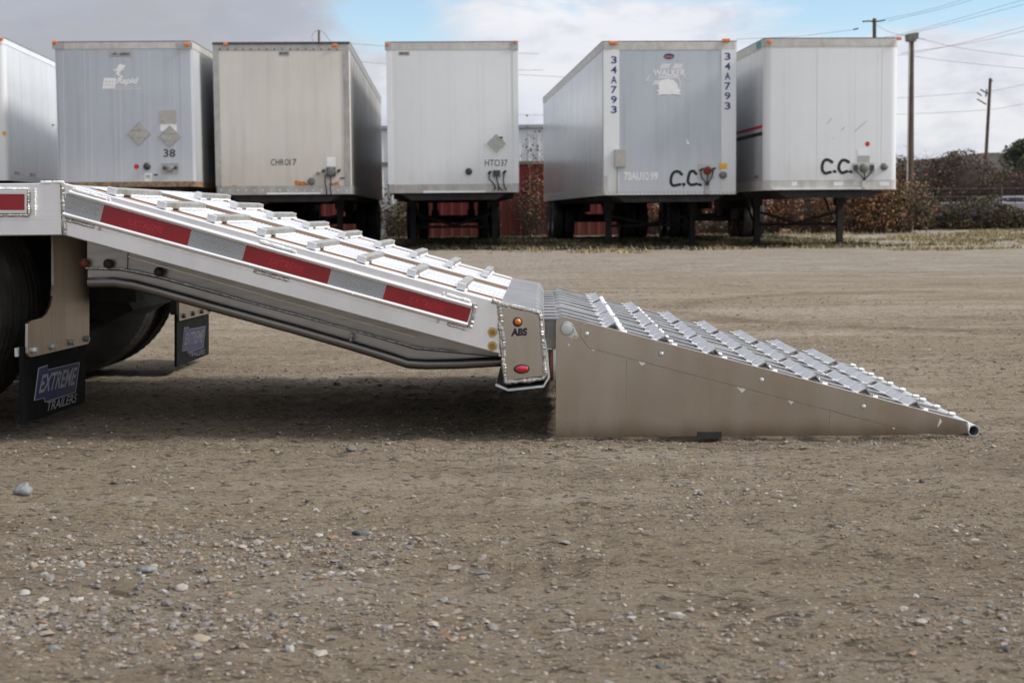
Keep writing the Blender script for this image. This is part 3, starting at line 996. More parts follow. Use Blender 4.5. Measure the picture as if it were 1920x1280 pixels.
# frame beams under the tail
yw = .16
web = [(128, 444), (232, 470), (925, 652), (940, 672), (800, 660), (655, 634), (560, 607), (400, 563), (300, 540), (235, 528), (150, 526), (150, 470)]
G().prism(pl([(240, 462), (930, 640), (935, 668), (800, 655), (660, 618), (560, 590), (400, 547), (298, 520), (240, 505)], yw), yw, yw + .012).obj("tail_web", MT["steel"], tr)
G().prism(pl([(163, 440), (240, 462), (238, 504), (226, 505), (163, 503)], yw - .01), yw - .01, yw + .012).obj("knee_plate", MT["steel"], tr, bevel=.002)
low = [(164, 505), (226, 507), (298, 522), (400, 550), (560, 593), (660, 620), (780, 655), (930, 668), (938, 674), (800, 682), (765, 680), (659, 644), (560, 612), (400, 569), (290, 540), (236, 524), (164, 524)]
G().prism(pl(low, yw - .02), yw - .02, yw + .03).obj("lower_flange", MT["steel"], tr, bevel=.002)
tp = [(166, 530), (215, 529), (250, 534), (300, 547), (400, 575), (480, 597), (560, 619), (660, 648), (735, 671), (765, 681), (800, 683), (860, 682), (945, 677)]
G().tube([A(a, b_, yw - .04) for a, b_ in tp], .0165, 14).obj("frame_tube", MT["tube"], tr, True)
G().bead([tuple(A(a, b_, yw - .022)) for a, b_ in ((160, 503), (226, 504), (260, 510), (298, 519), (400, 547), (480, 570), (560, 591), (660, 619), (780, 652), (860, 660))], .004, .005).obj("weld_bead", MT["weld"], tr, True)
G().bead([tuple(A(a, b_, yw - .045)) for a, b_ in ((660, 624), (659, 636), (655, 650))], .007).obj("weld_bead", MT["steel"], tr, True)
G().tube([A(240, 481, .05), A(560, 572, .05), A(780, 632, .05)], .0022, 6).obj("flange_edge_line", MT["lip"], tr, True)  # thin bright tube added for the edge of the rail's inner flange
for px, py in ((203, 494.5), (298, 509.5), (158, 493)):
    p = A(px, py, yw - .03)
    g = G()
    g.disc(p, (0, -1, 0), .0155, .004, 18, dome=.012)
    g.obj("cable_grommet", MT["rubber"] if px > 170 else MT["redwall"], tr, True)
# further frame members that close the underside
G().box(-9.0, J.x - .02, .9, 1.0, J.z - .42, J.z - .06).obj("main_beam", MT["chassis"], tr)
G().box(-9.0, J.x - .02, 1.65, 1.75, J.z - .42, J.z - .06).obj("main_beam", MT["chassis"], tr)
for k in range(6):
    x = J.x + .15 + k * .22
    G().box(x, x + .06, .06, WT - .06, topz(x) - .13, topz(x) - .035).obj("cross_member", MT["steel"], tr)

# wheels
tyre_prof = []
hw, ro, ri = .115, .425, .245
tyre_prof = [(-hw * .72, ri), (-hw * .95, ri + .03), (-hw, ri + .09), (-hw * .98, ro - .05), (-hw * .88, ro - .012)]
for c0 in (-.068, -.023, .023, .068):
    tyre_prof += [(c0 - .006, ro), (c0 - .005, ro - .011), (c0 + .005, ro - .011), (c0 + .006, ro)]
tyre_prof += [(hw * .88, ro - .012), (hw * .98, ro - .05), (hw, ri + .09), (hw * .95, ri + .03), (hw * .72, ri)]
rim_prof = [(-.09, ri + .012), (-.09, ri - .01), (-.05, ri - .03), (-.03, .10), (-.01, .08), (.01, .08), (.03, .22), (.09, ri - .01), (.09, ri + .012)]
WXC = A(-272, 500).x
first = None
for y in (.15, .40, 2.12, 2.37):
    if first is None:
        w = thing("wheel", (0, 0, 0), None, None)
        w.parent = tr
        g = G().revolve(tyre_prof, (0, 0, 0), 216)
        m_ = len(tyre_prof)
        for k in range(0, 216, 3):           # lateral sipes across the tread ribs
            for i_, (a_, r_) in enumerate(tyre_prof):
                if r_ > ro - .0125:
                    q_ = Vector(g.v[k * m_ + i_])
                    d_ = .0022 if abs(a_) > .07 else .0014
                    n_ = math.hypot(q_.x, q_.z)
                    g.v[k * m_ + i_] = (q_.x * (1 - d_ / n_), q_.y, q_.z * (1 - d_ / n_))
        g.obj("tyre", MT["tyre"], w, True)
        G().revolve(rim_prof, (0, 0, 0), 36).obj("rim", MT["chassis"], w, True)
        first = w
    else:
        w = copy_tree(first, tr)
    w.location = (WXC, y, ro - .006)
G().tube([(WXC, .1, ro), (WXC, 2.4, ro)], .06, 14).obj("axle", MT["chassis"], tr, True)
G().prism([(WXC + .1, .62), (WXC + .45, .60), (WXC + .6, .35), (WXC + .5, .30), (WXC + .2, .42)], 1.0, 1.6).obj("suspension_bracket", MT["chassis"], tr)


# mud flaps: they stand across the trailer
def flap_set(xf, br_pts, fl_pts, badge, ext, trl, bolts, near):
    gp, bp = (MT["greyprint"], MT["blue"]) if near else (MT["fadedgrey"], MT["fadedblue"])
    V = lambda px, py, d=0.0: FG.X(px, py, xf + d)
    pv = lambda pts: [(V(a, c).y, V(a, c).z) for a, c in pts]
    g = G().prism(pv(br_pts), xf, xf + .009, "x")
    bo = g.obj("flap_bracket", MT["flapbr"], tr, bevel=.0015)
    fo = G().prism(pv(fl_pts), xf - .012, xf - .001, "x").obj("mud_flap", MT["flap"], tr)
    bd = pv(badge)
    cy = sum(p[0] for p in bd) / len(bd)
    cz = sum(p[1] for p in bd) / len(bd)
    G().prism([((a - cy) * 1.04 + cy, (c - cz) * 1.06 + cz) for a, c in bd], xf - .001, xf + .0004, "x").obj("badge_rim", gp, fo)
    G().prism(bd, xf, xf + .0012, "x").obj("badge", bp, fo)
    lettering("EXTREME", [V(*p) for p in ext], gp, fo, (.0024, 0, 0), .022, .25)
    lettering("TRAILERS", [V(*p) for p in trl], gp, fo, (.0012, 0, 0), .01, .25)
    for px, py in bolts:
        p = V(px, py)
        G().disc(p + Vector((.009, 0, 0)), (1, 0, 0), .0125, .011, 6, dome=.003).obj("bolt", MT["zinc"] if near else MT["black"], bo)


XF = A(42, 795, .03).x
flap_set(XF, [(95, 436), (163, 436), (163, 642), (160, 645), (54, 670), (48, 668), (46.5, 662), (47, 607), (50, 602), (56, 600), (74, 595), (82, 588), (90, 572), (94, 555), (95.5, 535)],
         [(43, 650), (163, 628), (160, 755), (42.5, 795)],
         [(65.6, 749), (73.3, 691), (89.7, 685.5), (89, 694), (147.7, 680), (140, 734.7), (85.3, 752), (83, 744.5)],
         [(71, 737), (140, 720.5), (144, 688), (76, 703)], [(87.5, 771), (143, 753), (144.4, 737), (88.6, 753)],
         [(58, 657.5), (93, 650.5), (127, 642), (156, 635)], True)
G().box(XF - .022, XF - .012, FG.X(41, 655, XF).y - .004, FG.X(41, 655, XF).y + .03, FG.X(42, 668, XF).z, FG.X(42, 652, XF).z).obj("flap_nut_plate", MT["zinc"], tr)
flap_set(XF, [(332, 540), (392, 540), (392, 587), (333, 602)], [(332, 566), (392, 560), (392, 664), (332, 688)],
         [(342, 657.5), (346, 615), (354, 614), (354.4, 618), (384.4, 612), (380.5, 651), (352, 660.6), (351, 656)],
         [(344, 647), (379, 641), (382, 618), (347, 625)], [(353, 669), (383, 664), (384, 654), (355, 661)],
         [(339, 592), (356.5, 587.5), (373, 583.5), (388, 580)], False)
bx = FG.X(163, 500, XF)
G().box(XF - .03, XF + .0, FG.X(332, 600, XF).y, FG.X(392, 600, XF).y, FG.X(332, 590, XF).z, J.z - .06).obj("flap_hanger", MT["chassis"], tr)

# ------------------------------------------------------------------ loading ramp
rp = thing("loading_ramp", FG, "aluminium hinged loading ramp with solid side and angled cleats resting on dirt", "ramp")
P0, P1 = A(1060, 594), A(1812, 789)
rs_ = (P1.z - P0.z) / (P1.x - P0.x)
rz = lambda x: P0.z + rs_ * (x - P0.x)
top = [(1042, 610), (1043, 602), (1048, 595.5), (1055, 593), (1062, 594.2)]
side = pl([(1042, 819.5)] + top) + [(P1.x, P1.z), (P1.x + .004, P1.z - .03)] + pl([(1700, 815.5)])
G().prism(side, .0, .007).obj("side_plate", MT["plate2"], rp, bevel=.0008)
G().prism(side, WT - .007, WT).obj("side_plate", MT["plate2"], rp, bevel=.0008)
dbl = pl([(1100, 603.6), (1088, 614), (1089, 631), (1104, 651.5), (1711, 809), (1770, 815), (1812, 812)]) + [(P1.x, P1.z - .0005)]
G().prism(dbl, -.0055, -.0003).obj("doubler_plate", MT["plate2"], rp, bevel=.0012)
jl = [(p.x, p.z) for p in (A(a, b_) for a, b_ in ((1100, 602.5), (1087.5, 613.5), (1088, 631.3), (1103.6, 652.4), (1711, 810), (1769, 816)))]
G().strip(jl, .0013, -.0012, .0005).obj("joint_shade_line", MT["steel"], rp)  # strip coloured for the shadow line and dirt along the doubler's joint
bars = [.14, .33, .52, .62, .82, 1.02, 1.19, 1.36, 1.55, 1.72]
arch = pl([(1040, 640), (1040, 610), (1041, 602), (1046, 595), (1054, 592.5), (1062, 594.2)])
for y in bars:
    poly = arch + [(P1.x - .004, rz(P1.x - .004)), (P1.x - .004, rz(P1.x) - .012)] + [(P1.x - .35, rz(P1.x - .35) - .075), (arch[0][0], arch[0][1] - .05)]
    G().prism(poly, y, y + .009).obj("ramp_bar", MT["bar"], rp, bevel=.0012)
ra = math.atan(rs_)
segs = [(.008, .545), (.60, 1.235), (1.335, 1.872)]
for k in range(7):
    px = 1150 + 94.4 * k
    x = A(px, 594 + .2586 * (px - 1060)).x
    for s_, (y0, y1) in enumerate(segs):
        g = G()
        a, hgt, th = .026, .023, .0035
        prof_ = [(-a, .0), (0, hgt), (a, 0), (a - th * 1.4, 0), (0, hgt - th * 1.4), (-a + th * 1.4, 0)]
        g.prism(prof_, y0, y1)
        o = g.obj("ramp_cleat", MT["cleat"], rp)
        o.location = (x, 0, rz(x) - .001)
        o.rotation_euler = (0, -ra, 0)
        wl = G()
        for yb in [q for q in bars + [.004, WT - .01] if y0 - .02 < q < y1]:
            wl.bead([(-a + .002, yb - .003, .001), (-a - .011, yb + .012, .001)], .0052, .004)
            wl.bead([(a - .002, yb - .003, .001), (a + .014, yb + .012, .001)], .006, .004)
            wl.bead([(-a + .002, yb + .004, .003), (-.012, yb + .004, hgt * .62)], .0022, .003)
        if k == 0:
            wl.bead([(a - .004, y0 + .01, .004), (a + .004, y1 - .01, .003)], .010, .006)
        tag(wl.obj("weld_bead", MT["weldw"], o, True), kind="stuff")
pc = A(1826, 804)
pr = .0182
g = G()
g.revolve([(-.001, pr), (-.001, pr - .0032), (WT, pr - .0032), (WT, pr)], (pc.x, 0, pr - .001), 28)
g.obj("toe_pipe", MT["zinc"], rp, True)
G().disc((pc.x, .12, pr - .001), (0, 1, 0), pr - .004, .002, 20).obj("pipe_shade_disc", MT["black"], rp)  # black disc added for the shade inside the open pipe
wg = G()
wg.bead([(P1.x + .002, -.002, P1.z), (P1.x + .006, -.002, P1.z - .014), (P1.x + .006, -.002, P1.z - .03)], .004)
for y in bars:
    wg.bead([(P1.x - .02, y - .005, rz(P1.x - .02) + .001), (P1.x + .004, y + .012, rz(P1.x) + .002)], .0065)
tag(wg.obj("weld_bead", MT["weldw"], rp, True), kind="stuff")
for px, py in ((1100, 626), (1240, 663), (1428, 712), (1619, 762)):
    bo = disc_on(px, py, 5.6, .0015, MT["steel"], "bolt", rp, y=-.0055)  # darker disc drawn as the shadow ring round each bolt head
    disc_on(px, py, 4.3, .003, MT["zinc"], "bolt_head", bo, y=-.0069, dome=.002, n=6)
pin = [(1052, 611), (1057, 604), (1064, 602), (1072, 606), (1083, 627), (1084, 634), (1080, 638), (1074, 637), (1059, 627), (1053, 620)]
kp = G().prism(pl(pin), -.005, .0).obj("pin_keeper", MT["zinc"], rp, bevel=.001)
disc_on(1063, 616.5, 12.6, .003, MT["steel"], "pin_shade_ring", rp, y=-.005, n=24)  # dark disc put in as the shading ring around the pin
disc_on(1063, 616, 10.8, .014, MT["zinc"], "hinge_pin", rp, y=-.005, n=24, dome=.0015)
disc_on(1079, 632, 4.4, .006, MT["gold"], "bolt", rp, y=-.005, n=6)
for pts in (((1174, 674), (1175.5, 674), (1175, 755), (1174.4, 755)), ((1366, 722), (1367.5, 722), (1366, 750), (1365, 750)), ((1555, 771), (1556.5, 771), (1556, 805), (1555.4, 805))):
    G().prism(pl(pts), -.0008, .001).obj("stitch_weld", MT["steel"], rp)
for pts in (((1107, 652.5), (1118, 655.5), (1112, 658)), ((1195, 675), (1213, 680), (1203, 685)), ((1380, 724), (1399, 729), (1391, 736)), ((1477, 749), (1489, 753), (1483, 758)), ((1762, 783), (1765, 790), (1757, 800)), ((1672, 800), (1679, 801.5), (1676, 805)), ((1064, 643), (1070, 647), (1066, 648))):
    G().prism(pl(pts), -.0008 if pts[0][0] < 1700 else -.0062, .001 if pts[0][0] < 1700 else -.005).obj("polish_mark", MT["polish"], rp)
G().prism(pl([(1307, 809), (1353, 808.5), (1353, 820), (1307, 820.5)]), -.004, .05).obj("rubber_foot", MT["rubber"], rp, bevel=.001)
for x in (A(1046, 700).x, A(1366, 760).x):
    G().box(x, x + .008, .008, WT - .008, .01, min(.20, rz(x) - .06)).obj("cross_plate", MT["plate2"], rp)

# ------------------------------------------------------------------ parked box trailers
TL = 14.6
GRP = "box trailers parked in a row"
wheel_proto = None
tprof = [(-.10, .29), (-.13, .33), (-.135, .42), (-.118, .505), (-.06, .515), (-.055, .505), (-.045, .505), (-.04, .515), (.04, .515), (.045, .505), (.055, .505), (.06, .515), (.118, .505), (.135, .42), (.13, .33), (.10, .29)]
rprof = [(-.11, .30), (-.11, .27), (-.06, .24), (-.05, .10), (.0, .09), (.03, .24), (.11, .27), (.11, .30)]


def make_wheel(parent, loc):
    global wheel_proto
    if wheel_proto is None:
        w = thing("wheel", loc, None, None)
        w.parent = parent
        G().revolve(tprof, (0, 0, 0), 32, "x").obj("tyre", MT["tyre"], w, True)
        G().revolve(rprof, (0, 0, 0), 20, "x").obj("rim", MT["rim"], w, True)
        wheel_proto = w
    else:
        w = copy_tree(wheel_proto, parent)
        w.location = loc
    return w


def outline(Wd, r, out, n=6):
    """plan outline of the nose, from left side round the front to the right side"""
    pts = []
    for k in range(n + 1):
        a = math.pi + k / n * math.pi / 2
        pts.append((r + (r + out) * math.cos(a), r + (r + out) * math.sin(a)))
    for k in range(n + 1):
        a = 1.5 * math.pi + k / n * math.pi / 2
        pts.append((Wd - r + (r + out) * math.cos(a), r + (r + out) * math.sin(a)))
    return pts


def nose(Wd, r, out, th, z0, z1, back):
    o = outline(Wd, r, out)
    i = outline(Wd, r, out - th)
    poly = [(o[0][0], back)] + o + [(o[-1][0], back), (i[-1][0], back)] + i[::-1] + [(i[0][0], back)]
    return G().prism(poly, z0, z1, "z")


class Box:
    def __init__(s, tl, brt, bot, Yd, yaw, label, fm, sm, radius, topr, botr, topm, botm, L=TL):
        """tl, brt: pixel x of the front's left and right edge at its foot; bot, top pixel rows"""
        xl, xr = tl, brt
        top, bottom = bot
        p = at(xl, bottom, Yd)
        s.fr = Frame((p.x, p.y, 0), yaw)
        s.Wd = s.fr.Y(xr, bottom).x
        s.zb = s.fr.Y(xl, bottom).z
        s.zt = s.fr.Y((xl + xr) / 2, top).z
        s.t = thing("box_trailer", s.fr, label, "trailer", GRP)
        s.L, s.r = L, radius
        Wd, zb, zt, t = s.Wd, s.zb, s.zt, s.t
        r = radius
        hb, ht = botr, topr
        nose(Wd, r, 0, .03, zb + hb, zt - ht, r + .02).obj("front_wall", fm, t, True)
        for nm, x0, x1 in (("side_wall", 0, .03), ("side_wall", Wd - .03, Wd)):
            G().box(x0, x1, r + .021, L, zb + hb, zt - ht).obj(nm, sm, t)
        nose(Wd, r, .008, .04, zt - ht, zt - .012, L).obj("top_rail", topm, t, True)
        nose(Wd, r, .006, .05, zb, zb + hb, L).obj("bottom_rail", botm, t, True)
        G().box(.035, Wd - .035, .04, L - .02, zb + .03, zb + .1).obj("floor", MT["chassis"], t)
        nose(Wd, r, .012, .5, zt - .012, zt, L).obj("roof_edge", MT["t_dark"], t)
        G().box(.4, Wd - .4, .4, L, zt - .014, zt - .002).obj("roof", MT["t_cap"], t)
        G().box(.03, Wd - .03, L - .04, L, zb + .02, zt - .02).obj("rear_door", fm, t)
        # joint ribs of the side sheets
        g = G()
        for k in range(1, int(L / 1.22)):
            y = r + k * 1.22
            g.box(-.0015, 0, y, y + .02, zb + hb, zt - ht)
            g.box(Wd, Wd + .0015, y, y + .02, zb + hb, zt - ht)
        g.obj("side_seams", sm, t)["kind"] = "stuff"
        # running gear
        G().prism([(.25, zb - .02), (.45, zb - .14), (Wd - .45, zb - .14), (Wd - .25, zb - .02)], .08, 1.3).obj("coupler_plate", MT["chassis"], t)
        for x in (.36, Wd - .48):
            leg = G().box(x, x + .12, 2.55, 2.68, .05, zb).obj("landing_leg", MT["chassis"], t)
            G().box(x - .06, x + .18, 2.48, 2.75, 0.0, .05).obj("foot", MT["chassis"], leg)
            G().box(x - .04, x + .16, 2.5, 2.74, zb - .28, zb).obj("gear_box", MT["chassis"], leg)
        g = G()
        g.tube([(.42, 2.62, zb - .4), (Wd / 2, 2.66, .45)], .03, 6).tube([(Wd - .42, 2.62, zb - .4), (Wd / 2, 2.66, .45)], .03, 6)
        g.tube([(.42, 2.7, .42), (Wd - .42, 2.7, .42)], .03, 6)
        g.tube([(.42, 2.62, .30), (.42, 4.0, zb - .05)], .025, 6).tube([(Wd - .42, 2.62, .30), (Wd - .42, 4.0, zb - .05)], .025, 6)
        g.obj("landing_brace", MT["chassis"], t)
        g = G()
        for k in range(18):
            y = 1.5 + k * (L - 2) / 18
            g.box(.05, Wd - .05, y, y + .06, zb - .10, zb + .03)
        g.box(.75, .85, L - 4.5, L - .3, zb - .32, zb - .1).box(Wd - .85, Wd - .75, L - 4.5, L - .3, zb - .32, zb - .1)
        g.obj("underframe", MT["chassis"], t)
        for y in (L - 1.2, L - 2.5):
            G().tube([(.1, y, .51), (Wd - .1, y, .51)], .065, 10).obj("axle", MT["chassis"], t, True)
            for x in (.15, .47, Wd - .47, Wd - .15):
                make_wheel(t, (x, y, .513))
            for xs in (.7, Wd - .9):
                G().box(xs, xs + .2, y - .3, y + .3, .5, zb - .3).obj("suspension", MT["chassis"], t)
        G().box(.2, Wd - .2, L - .1, L - .0, .55, .66).box(.75, .85, L - .1, L - .02, .6, zb).box(Wd - .85, Wd - .75, L - .1, L - .02, .6, zb).obj("rear_bumper", MT["chassis"], t)
        for x in (.12, Wd - .42):
            G().box(x, x + .3, L + .001, L + .03, zb - .12, zb - .02).obj("tail_lamp", MT["redlens"], t)

    def P(s, px, py, y=0.0):
        return s.fr.Y(px, py, y)

    def rect(s, x0, y0, x1, y1, m, name, d=.006, parent=None, back=0.0):
        a, b_ = s.P(x0, y1), s.P(x1, y0)
        return G().box(a.x, b_.x, -d - back, -back - .0002 if back else .0, a.z, b_.z).obj(name, m, parent or s.t)

    def poly(s, pts, m, name, d=.004, parent=None, back=0.0):
        return G().prism([(s.P(*p).x, s.P(*p).z) for p in pts], -d - back, -back).obj(name, m, parent or s.t)

    def dot(s, px, py, r, m, name, h=.02, dome=.01, parent=None):
        return disc_on(px, py, r, h, m, name, parent or s.t, y=0.0, dome=dome, frame=s.fr)

    def word(s, txt, x0, y0, x1, y1, m, bold=0.0, shear=0.0, lift=.005, parent=None):
        return lettering(txt, [s.P(x0, y1), s.P(x1, y1), s.P(x1, y0), s.P(x0, y0)], m, parent or s.t, (0, -lift, 0), bold, shear)

    def diamond(s, px, py, h, m):
        o = s.poly([(px - h, py), (px, py + h), (px + h, py), (px, py - h)], m, "placard_holder", .012)
        k = h * .84
        s.poly([(px - k, py), (px, py + k), (px + k, py), (px, py - k)], MT["greyst"], "placard", .003, o, .0122)
        g = G()
        for dy in (-.3, .3):
            a, b_ = s.P(px - h * .62, py + dy * h), s.P(px + h * .62, py + dy * h)
            g.box(a.x, b_.x, -.019, -.0155, a.z - .006, a.z + .006)
        g.obj("placard_clip", MT["t_rail"], o)

    def rivets(s, cols, y0, y1, n, r=.008, m=None):
        g = G()
        for px in cols:
            for k in range(n):
                py = y0 + (y1 - y0) * k / (n - 1)
                p = s.P(px + (4.5 if s.lean else 0) * (py - y0) / 285, py)
                g.disc((p.x, -.0003, p.z), (0, -1, 0), r, .003, 6, dome=.003)
        return tag(g.obj("rivets", m or MT["rivet"], s.t), kind="stuff")
    lean = False

    def rowrivets(s, px0, px1, py, n, r=.008, m=None):
        g = G()
        for k in range(n):
            p = s.P(px0 + (px1 - px0) * k / (n - 1), py)
            g.disc((p.x, -.008, p.z), (0, -1, 0), r, .003, 6, dome=.003)
        return tag(g.obj("rail_rivets", m or MT["rivet"], s.t), kind="stuff")

    def seam(s, px, w=.03, y0=110, y1=350, m=None):
        a = s.P(px, y0)
        G().box(a.x - w / 2, a.x + w / 2, -.003, .0, s.zb + .16, s.zt - .16).obj("front_seam", m, s.t)

    def lampset(s, pts):
        for px, py, w in pts:
            p = s.P(px, py, 0)
            k = w * 30 / FPX / 2
            o = G().box(p.x - k, p.x + k, -.05, -.009, p.z - .03, p.z + .03).obj("clearance_lamp", MT["amber"], s.t, bevel=.012)

    def gladhands(s, pts, mm, hoses=True):
        for px, py in pts:
            o = s.dot(px, py, 2.7, mm, "air_coupling", .06, .02)
            p = s.P(px, py)
            G().tube([(p.x, -.05, p.z), (p.x + .02, -.10, p.z + .03), (p.x + .05, -.10, p.z + .01)], .018, 7).obj("coupling_head", mm, o, True)

    def hose(s, pts):
        q = resample(pts, 6)
        G().tube([(s.P(p.x, p.y).x, -.05 - .03 * math.sin(i / len(q) * 3.1), s.P(p.x, p.y).z) for i, p in enumerate(q)], .013, 7).obj("air_hose", MT["rubber"], s.t, True)

    def spray(s, strokes):
        g = G()
        for st in strokes:
            q = resample(st, 6) if len(st) > 2 else [Vector(p) for p in st]
            pts = [(s.P(p.x, p.y).x, s.P(p.x, p.y).z) for p in q]
            g.strip(pts, .056, -.004, -.001)
            for x, z in pts:
                g.disc((x, -.001, z), (0, -1, 0), .029, .0032 + rnd.uniform(0, .0006), 12)
        g.obj("graffiti", MT["spray"], s.t)


# 1: at the left edge
b1 = Box(-240, 17, (71, 340), 30.3, R(4.9), "white box trailer at the left photo edge, shown mostly by its glossy right side", MT["t_white"], MT["t_side"], .10, .12, .12, MT["t_white"], MT["t_white"])
b1.lampset([(3, 74, 7)])
b1.dot(8, 250, 4, MT["yellow"], "faded_sticker", .003, 0)
g = G()
for y, z in ((.5, 1.22), (1.9, 1.22)):
    G().box(b1.Wd - .001, b1.Wd + .006, y, y + .45, b1.zb + .13, b1.zb + .19).obj("side_reflector", MT["red"], b1.t)

# 2: kangaroo trailer
b2 = Box(110, 367, (77.5, 352), 29.4, R(1.2), "grey fronted box trailer number 38 with faded kangaroo logo and two diamond placards", MT["t_grey"], MT["t_side"], .06, .14, .10, MT["t_cap"], MT["grit"])
b2.lean = True
b2.lampset([(103, 80, 8), (351, 84, 9)])
for x0, x1 in ((98.5, 120), (331, 360)):
    b2.rect(x0, 80, x1, 92.5, MT["t_rail"], "corner_casting", .016)
b2.rivets([105, 118, 158, 169, 214, 224, 269, 279, 325, 340], 100, 340, 46, .009, MT["ghost2"])
for px in (112, 164, 219, 274, 333):
    pass
b2.rect(205, 96, 247, 107, MT["t_rail"], "name_plate", .005)
pls = b2.rect(206, 97, 246, 106, MT["greyst"], "plate_face", .001, None, .0052)
b2.word("UPL.", 210, 99.5, 222, 104, MT["ink"], .02, .1, .008)
b2.word("LEASING", 224, 99, 243, 104.2, MT["blue"], .03, 0, .008)
roo = [(211.5, 129.5), (216, 131), (219, 130), (220, 126), (222.5, 122), (226, 120.3), (229, 121.5), (231, 123.3), (234, 122.2), (235, 123.6), (233, 126.5), (231.4, 128.2), (231.8, 131.5), (230, 132), (229.6, 129.6), (227.8, 132.5), (225, 135.6), (222.5, 138.6), (225.5, 141.5), (229, 143), (231.5, 145.2), (227.5, 145), (223, 142.6), (218.8, 140), (217, 138), (220.5, 135.2), (219, 133.2), (216, 133.6), (212.5, 132)]
b2.poly(roo, MT["ghost"], "kangaroo_emblem", .003)
g = G()
for i in range(4):
    for j in range(3):
        x0, y0 = 194 + i * 6 - j * 1, 146.5 + j * 7
        q = [b2.P(*p) for p in ((x0, y0 + 6.2), (x0 + 5.2, y0 + 6.2), (x0 + 6.2, y0), (x0 + 1, y0))]
        g.prism([(p.x, p.z) for p in q], -.003, 0)
g.obj("logo_block", MT["ghost"], b2.t)
b2.word("Rapid", 218, 145.5, 260, 161, MT["ghost"], .03, .3)
b2.word("TRANSPORT INC.", 216, 161.5, 264, 164.5, MT["ghost2"], .02, .2)
b2.rect(216, 166, 267, 167.6, MT["ghost2"], "logo_line", .003)
b2.diamond(261, 251, 22.5, MT["t_rail"])
b2.rect(301, 231, 331, 246, MT["sticker"], "white_label", .003)
b2.rect(300.5, 207, 331, 232, MT["greyst"], "document_plate", .010)
b2.diamond(318.5, 256.5, 21.5, MT["t_rail"])
b2.word("38", 306.5, 280, 329, 294.5, MT["ink"], .01)
b2.dot(256, 312.5, 4.8, MT["reddot"], "red_sticker", .003, 0)
b2.dot(276, 312, 6.8, MT["vent"], "air_vent", .03, .03)
pn = b2.rect(304, 306, 334.5, 326, MT["t_rail"], "connector_panel", .012)
b2.dot(318.5, 316, 6.5, MT["rim"], "power_socket", .05, .01, pn)
b2.gladhands([(308.5, 315.5), (329.5, 315)], MT["t_dark"])
b2.rect(271.5, 325.5, 284, 341, MT["sticker"], "data_plate", .004)
b2.rect(273.5, 328, 282, 334.5, MT["greyst"], "data_print", .0012, None, .0042)
b2.rect(288, 326.5, 295.5, 329.5, MT["blue"], "blue_sticker", .003)
b2.rect(97, 233, 101.5, 236.5, MT["rust"], "rust_spot", .003)

# 3: cream
b3 = Box(406, 660, (79, 366), 30.2, R(2.4), "cream weathered box trailer lettered CHR017 with dark roof edge and rust stains", MT["t_cream"], MT["t_sidedirty"], .03, .16, .17, MT["t_rail"], MT["t_rail"])
b3.lean = True
b3.lampset([(423, 83, 8), (628, 85.5, 10)])
b3.rect(398, 79.5, 655, 84.5, MT["t_dark"], "front_roof_lip", .02)
for x0, x1 in ((398.8, 410), (643, 654)):
    a, b_ = b3.P(x0, 100), b3.P(x1, 100)
    G().box(a.x, b_.x, -.012, .0, b3.zb + .171, b3.zt - .161).obj("corner_post", MT["t_rail"], b3.t, bevel=.004)
b3.rivets([404, 649], 100, 345, 26, .011, MT["t_dark"])
b3.rowrivets(412, 632, 93, 16, .018, MT["t_dark"])
b3.rowrivets(415, 650, 357, 16, .014, MT["sticker"])
b3.rect(522.5, 96.5, 542.5, 105, MT["t_rail"], "name_plate", .006)
b3.word("MOND", 524.5, 98, 540.5, 103, MT["ink"], .03, 0, .008)
b3.word("CHR", 508, 298.5, 532.5, 310, MT["ink"], .0)
b3.word("O", 534, 298.5, 541.5, 310, MT["ink"], .0)
b3.word("17", 543, 298.5, 556, 310, MT["ink"], .0)
b3.rect(613, 294.5, 629, 312, MT["sticker"], "white_label", .003)
b3.dot(584, 340.5, 7, MT["ventg"], "air_vent", .03, .02)
b3.gladhands([(606, 321), (635, 321)], MT["t_dark"])
pn = b3.rect(613, 314, 629, 331, MT["vent"], "power_socket", .06)
b3.dot(621, 322, 7.5, MT["ventg"], "socket_cap", .075, .01, pn)
b3.gladhands([(596, 325)], MT["t_rail"])
b3.hose([(611, 328), (610, 340), (612, 352), (613, 364)])
b3.hose([(620, 330), (621, 342), (620, 354), (622, 366)])
b3.rect(638, 332.5, 646.5, 335.5, MT["t_dark"], "latch", .012)
b3.poly([(552, 340), (556, 338.5), (562, 340), (570, 340.5), (576, 344), (580, 350), (577, 352), (553, 352)], MT["rust"], "rust_stain", .002)
b3.poly([(432, 350), (438, 347), (446, 348.5), (451, 352), (434, 352.3)], MT["rust"], "rust_stain", .002)
b3.poly([(616, 344), (626, 343), (635, 340), (637, 348), (618, 352)], MT["rust"], "rust_stain", .002)
b3.rect(500, 361, 600, 364.5, MT["ghost"], "rail_strip", .006, None, .007)

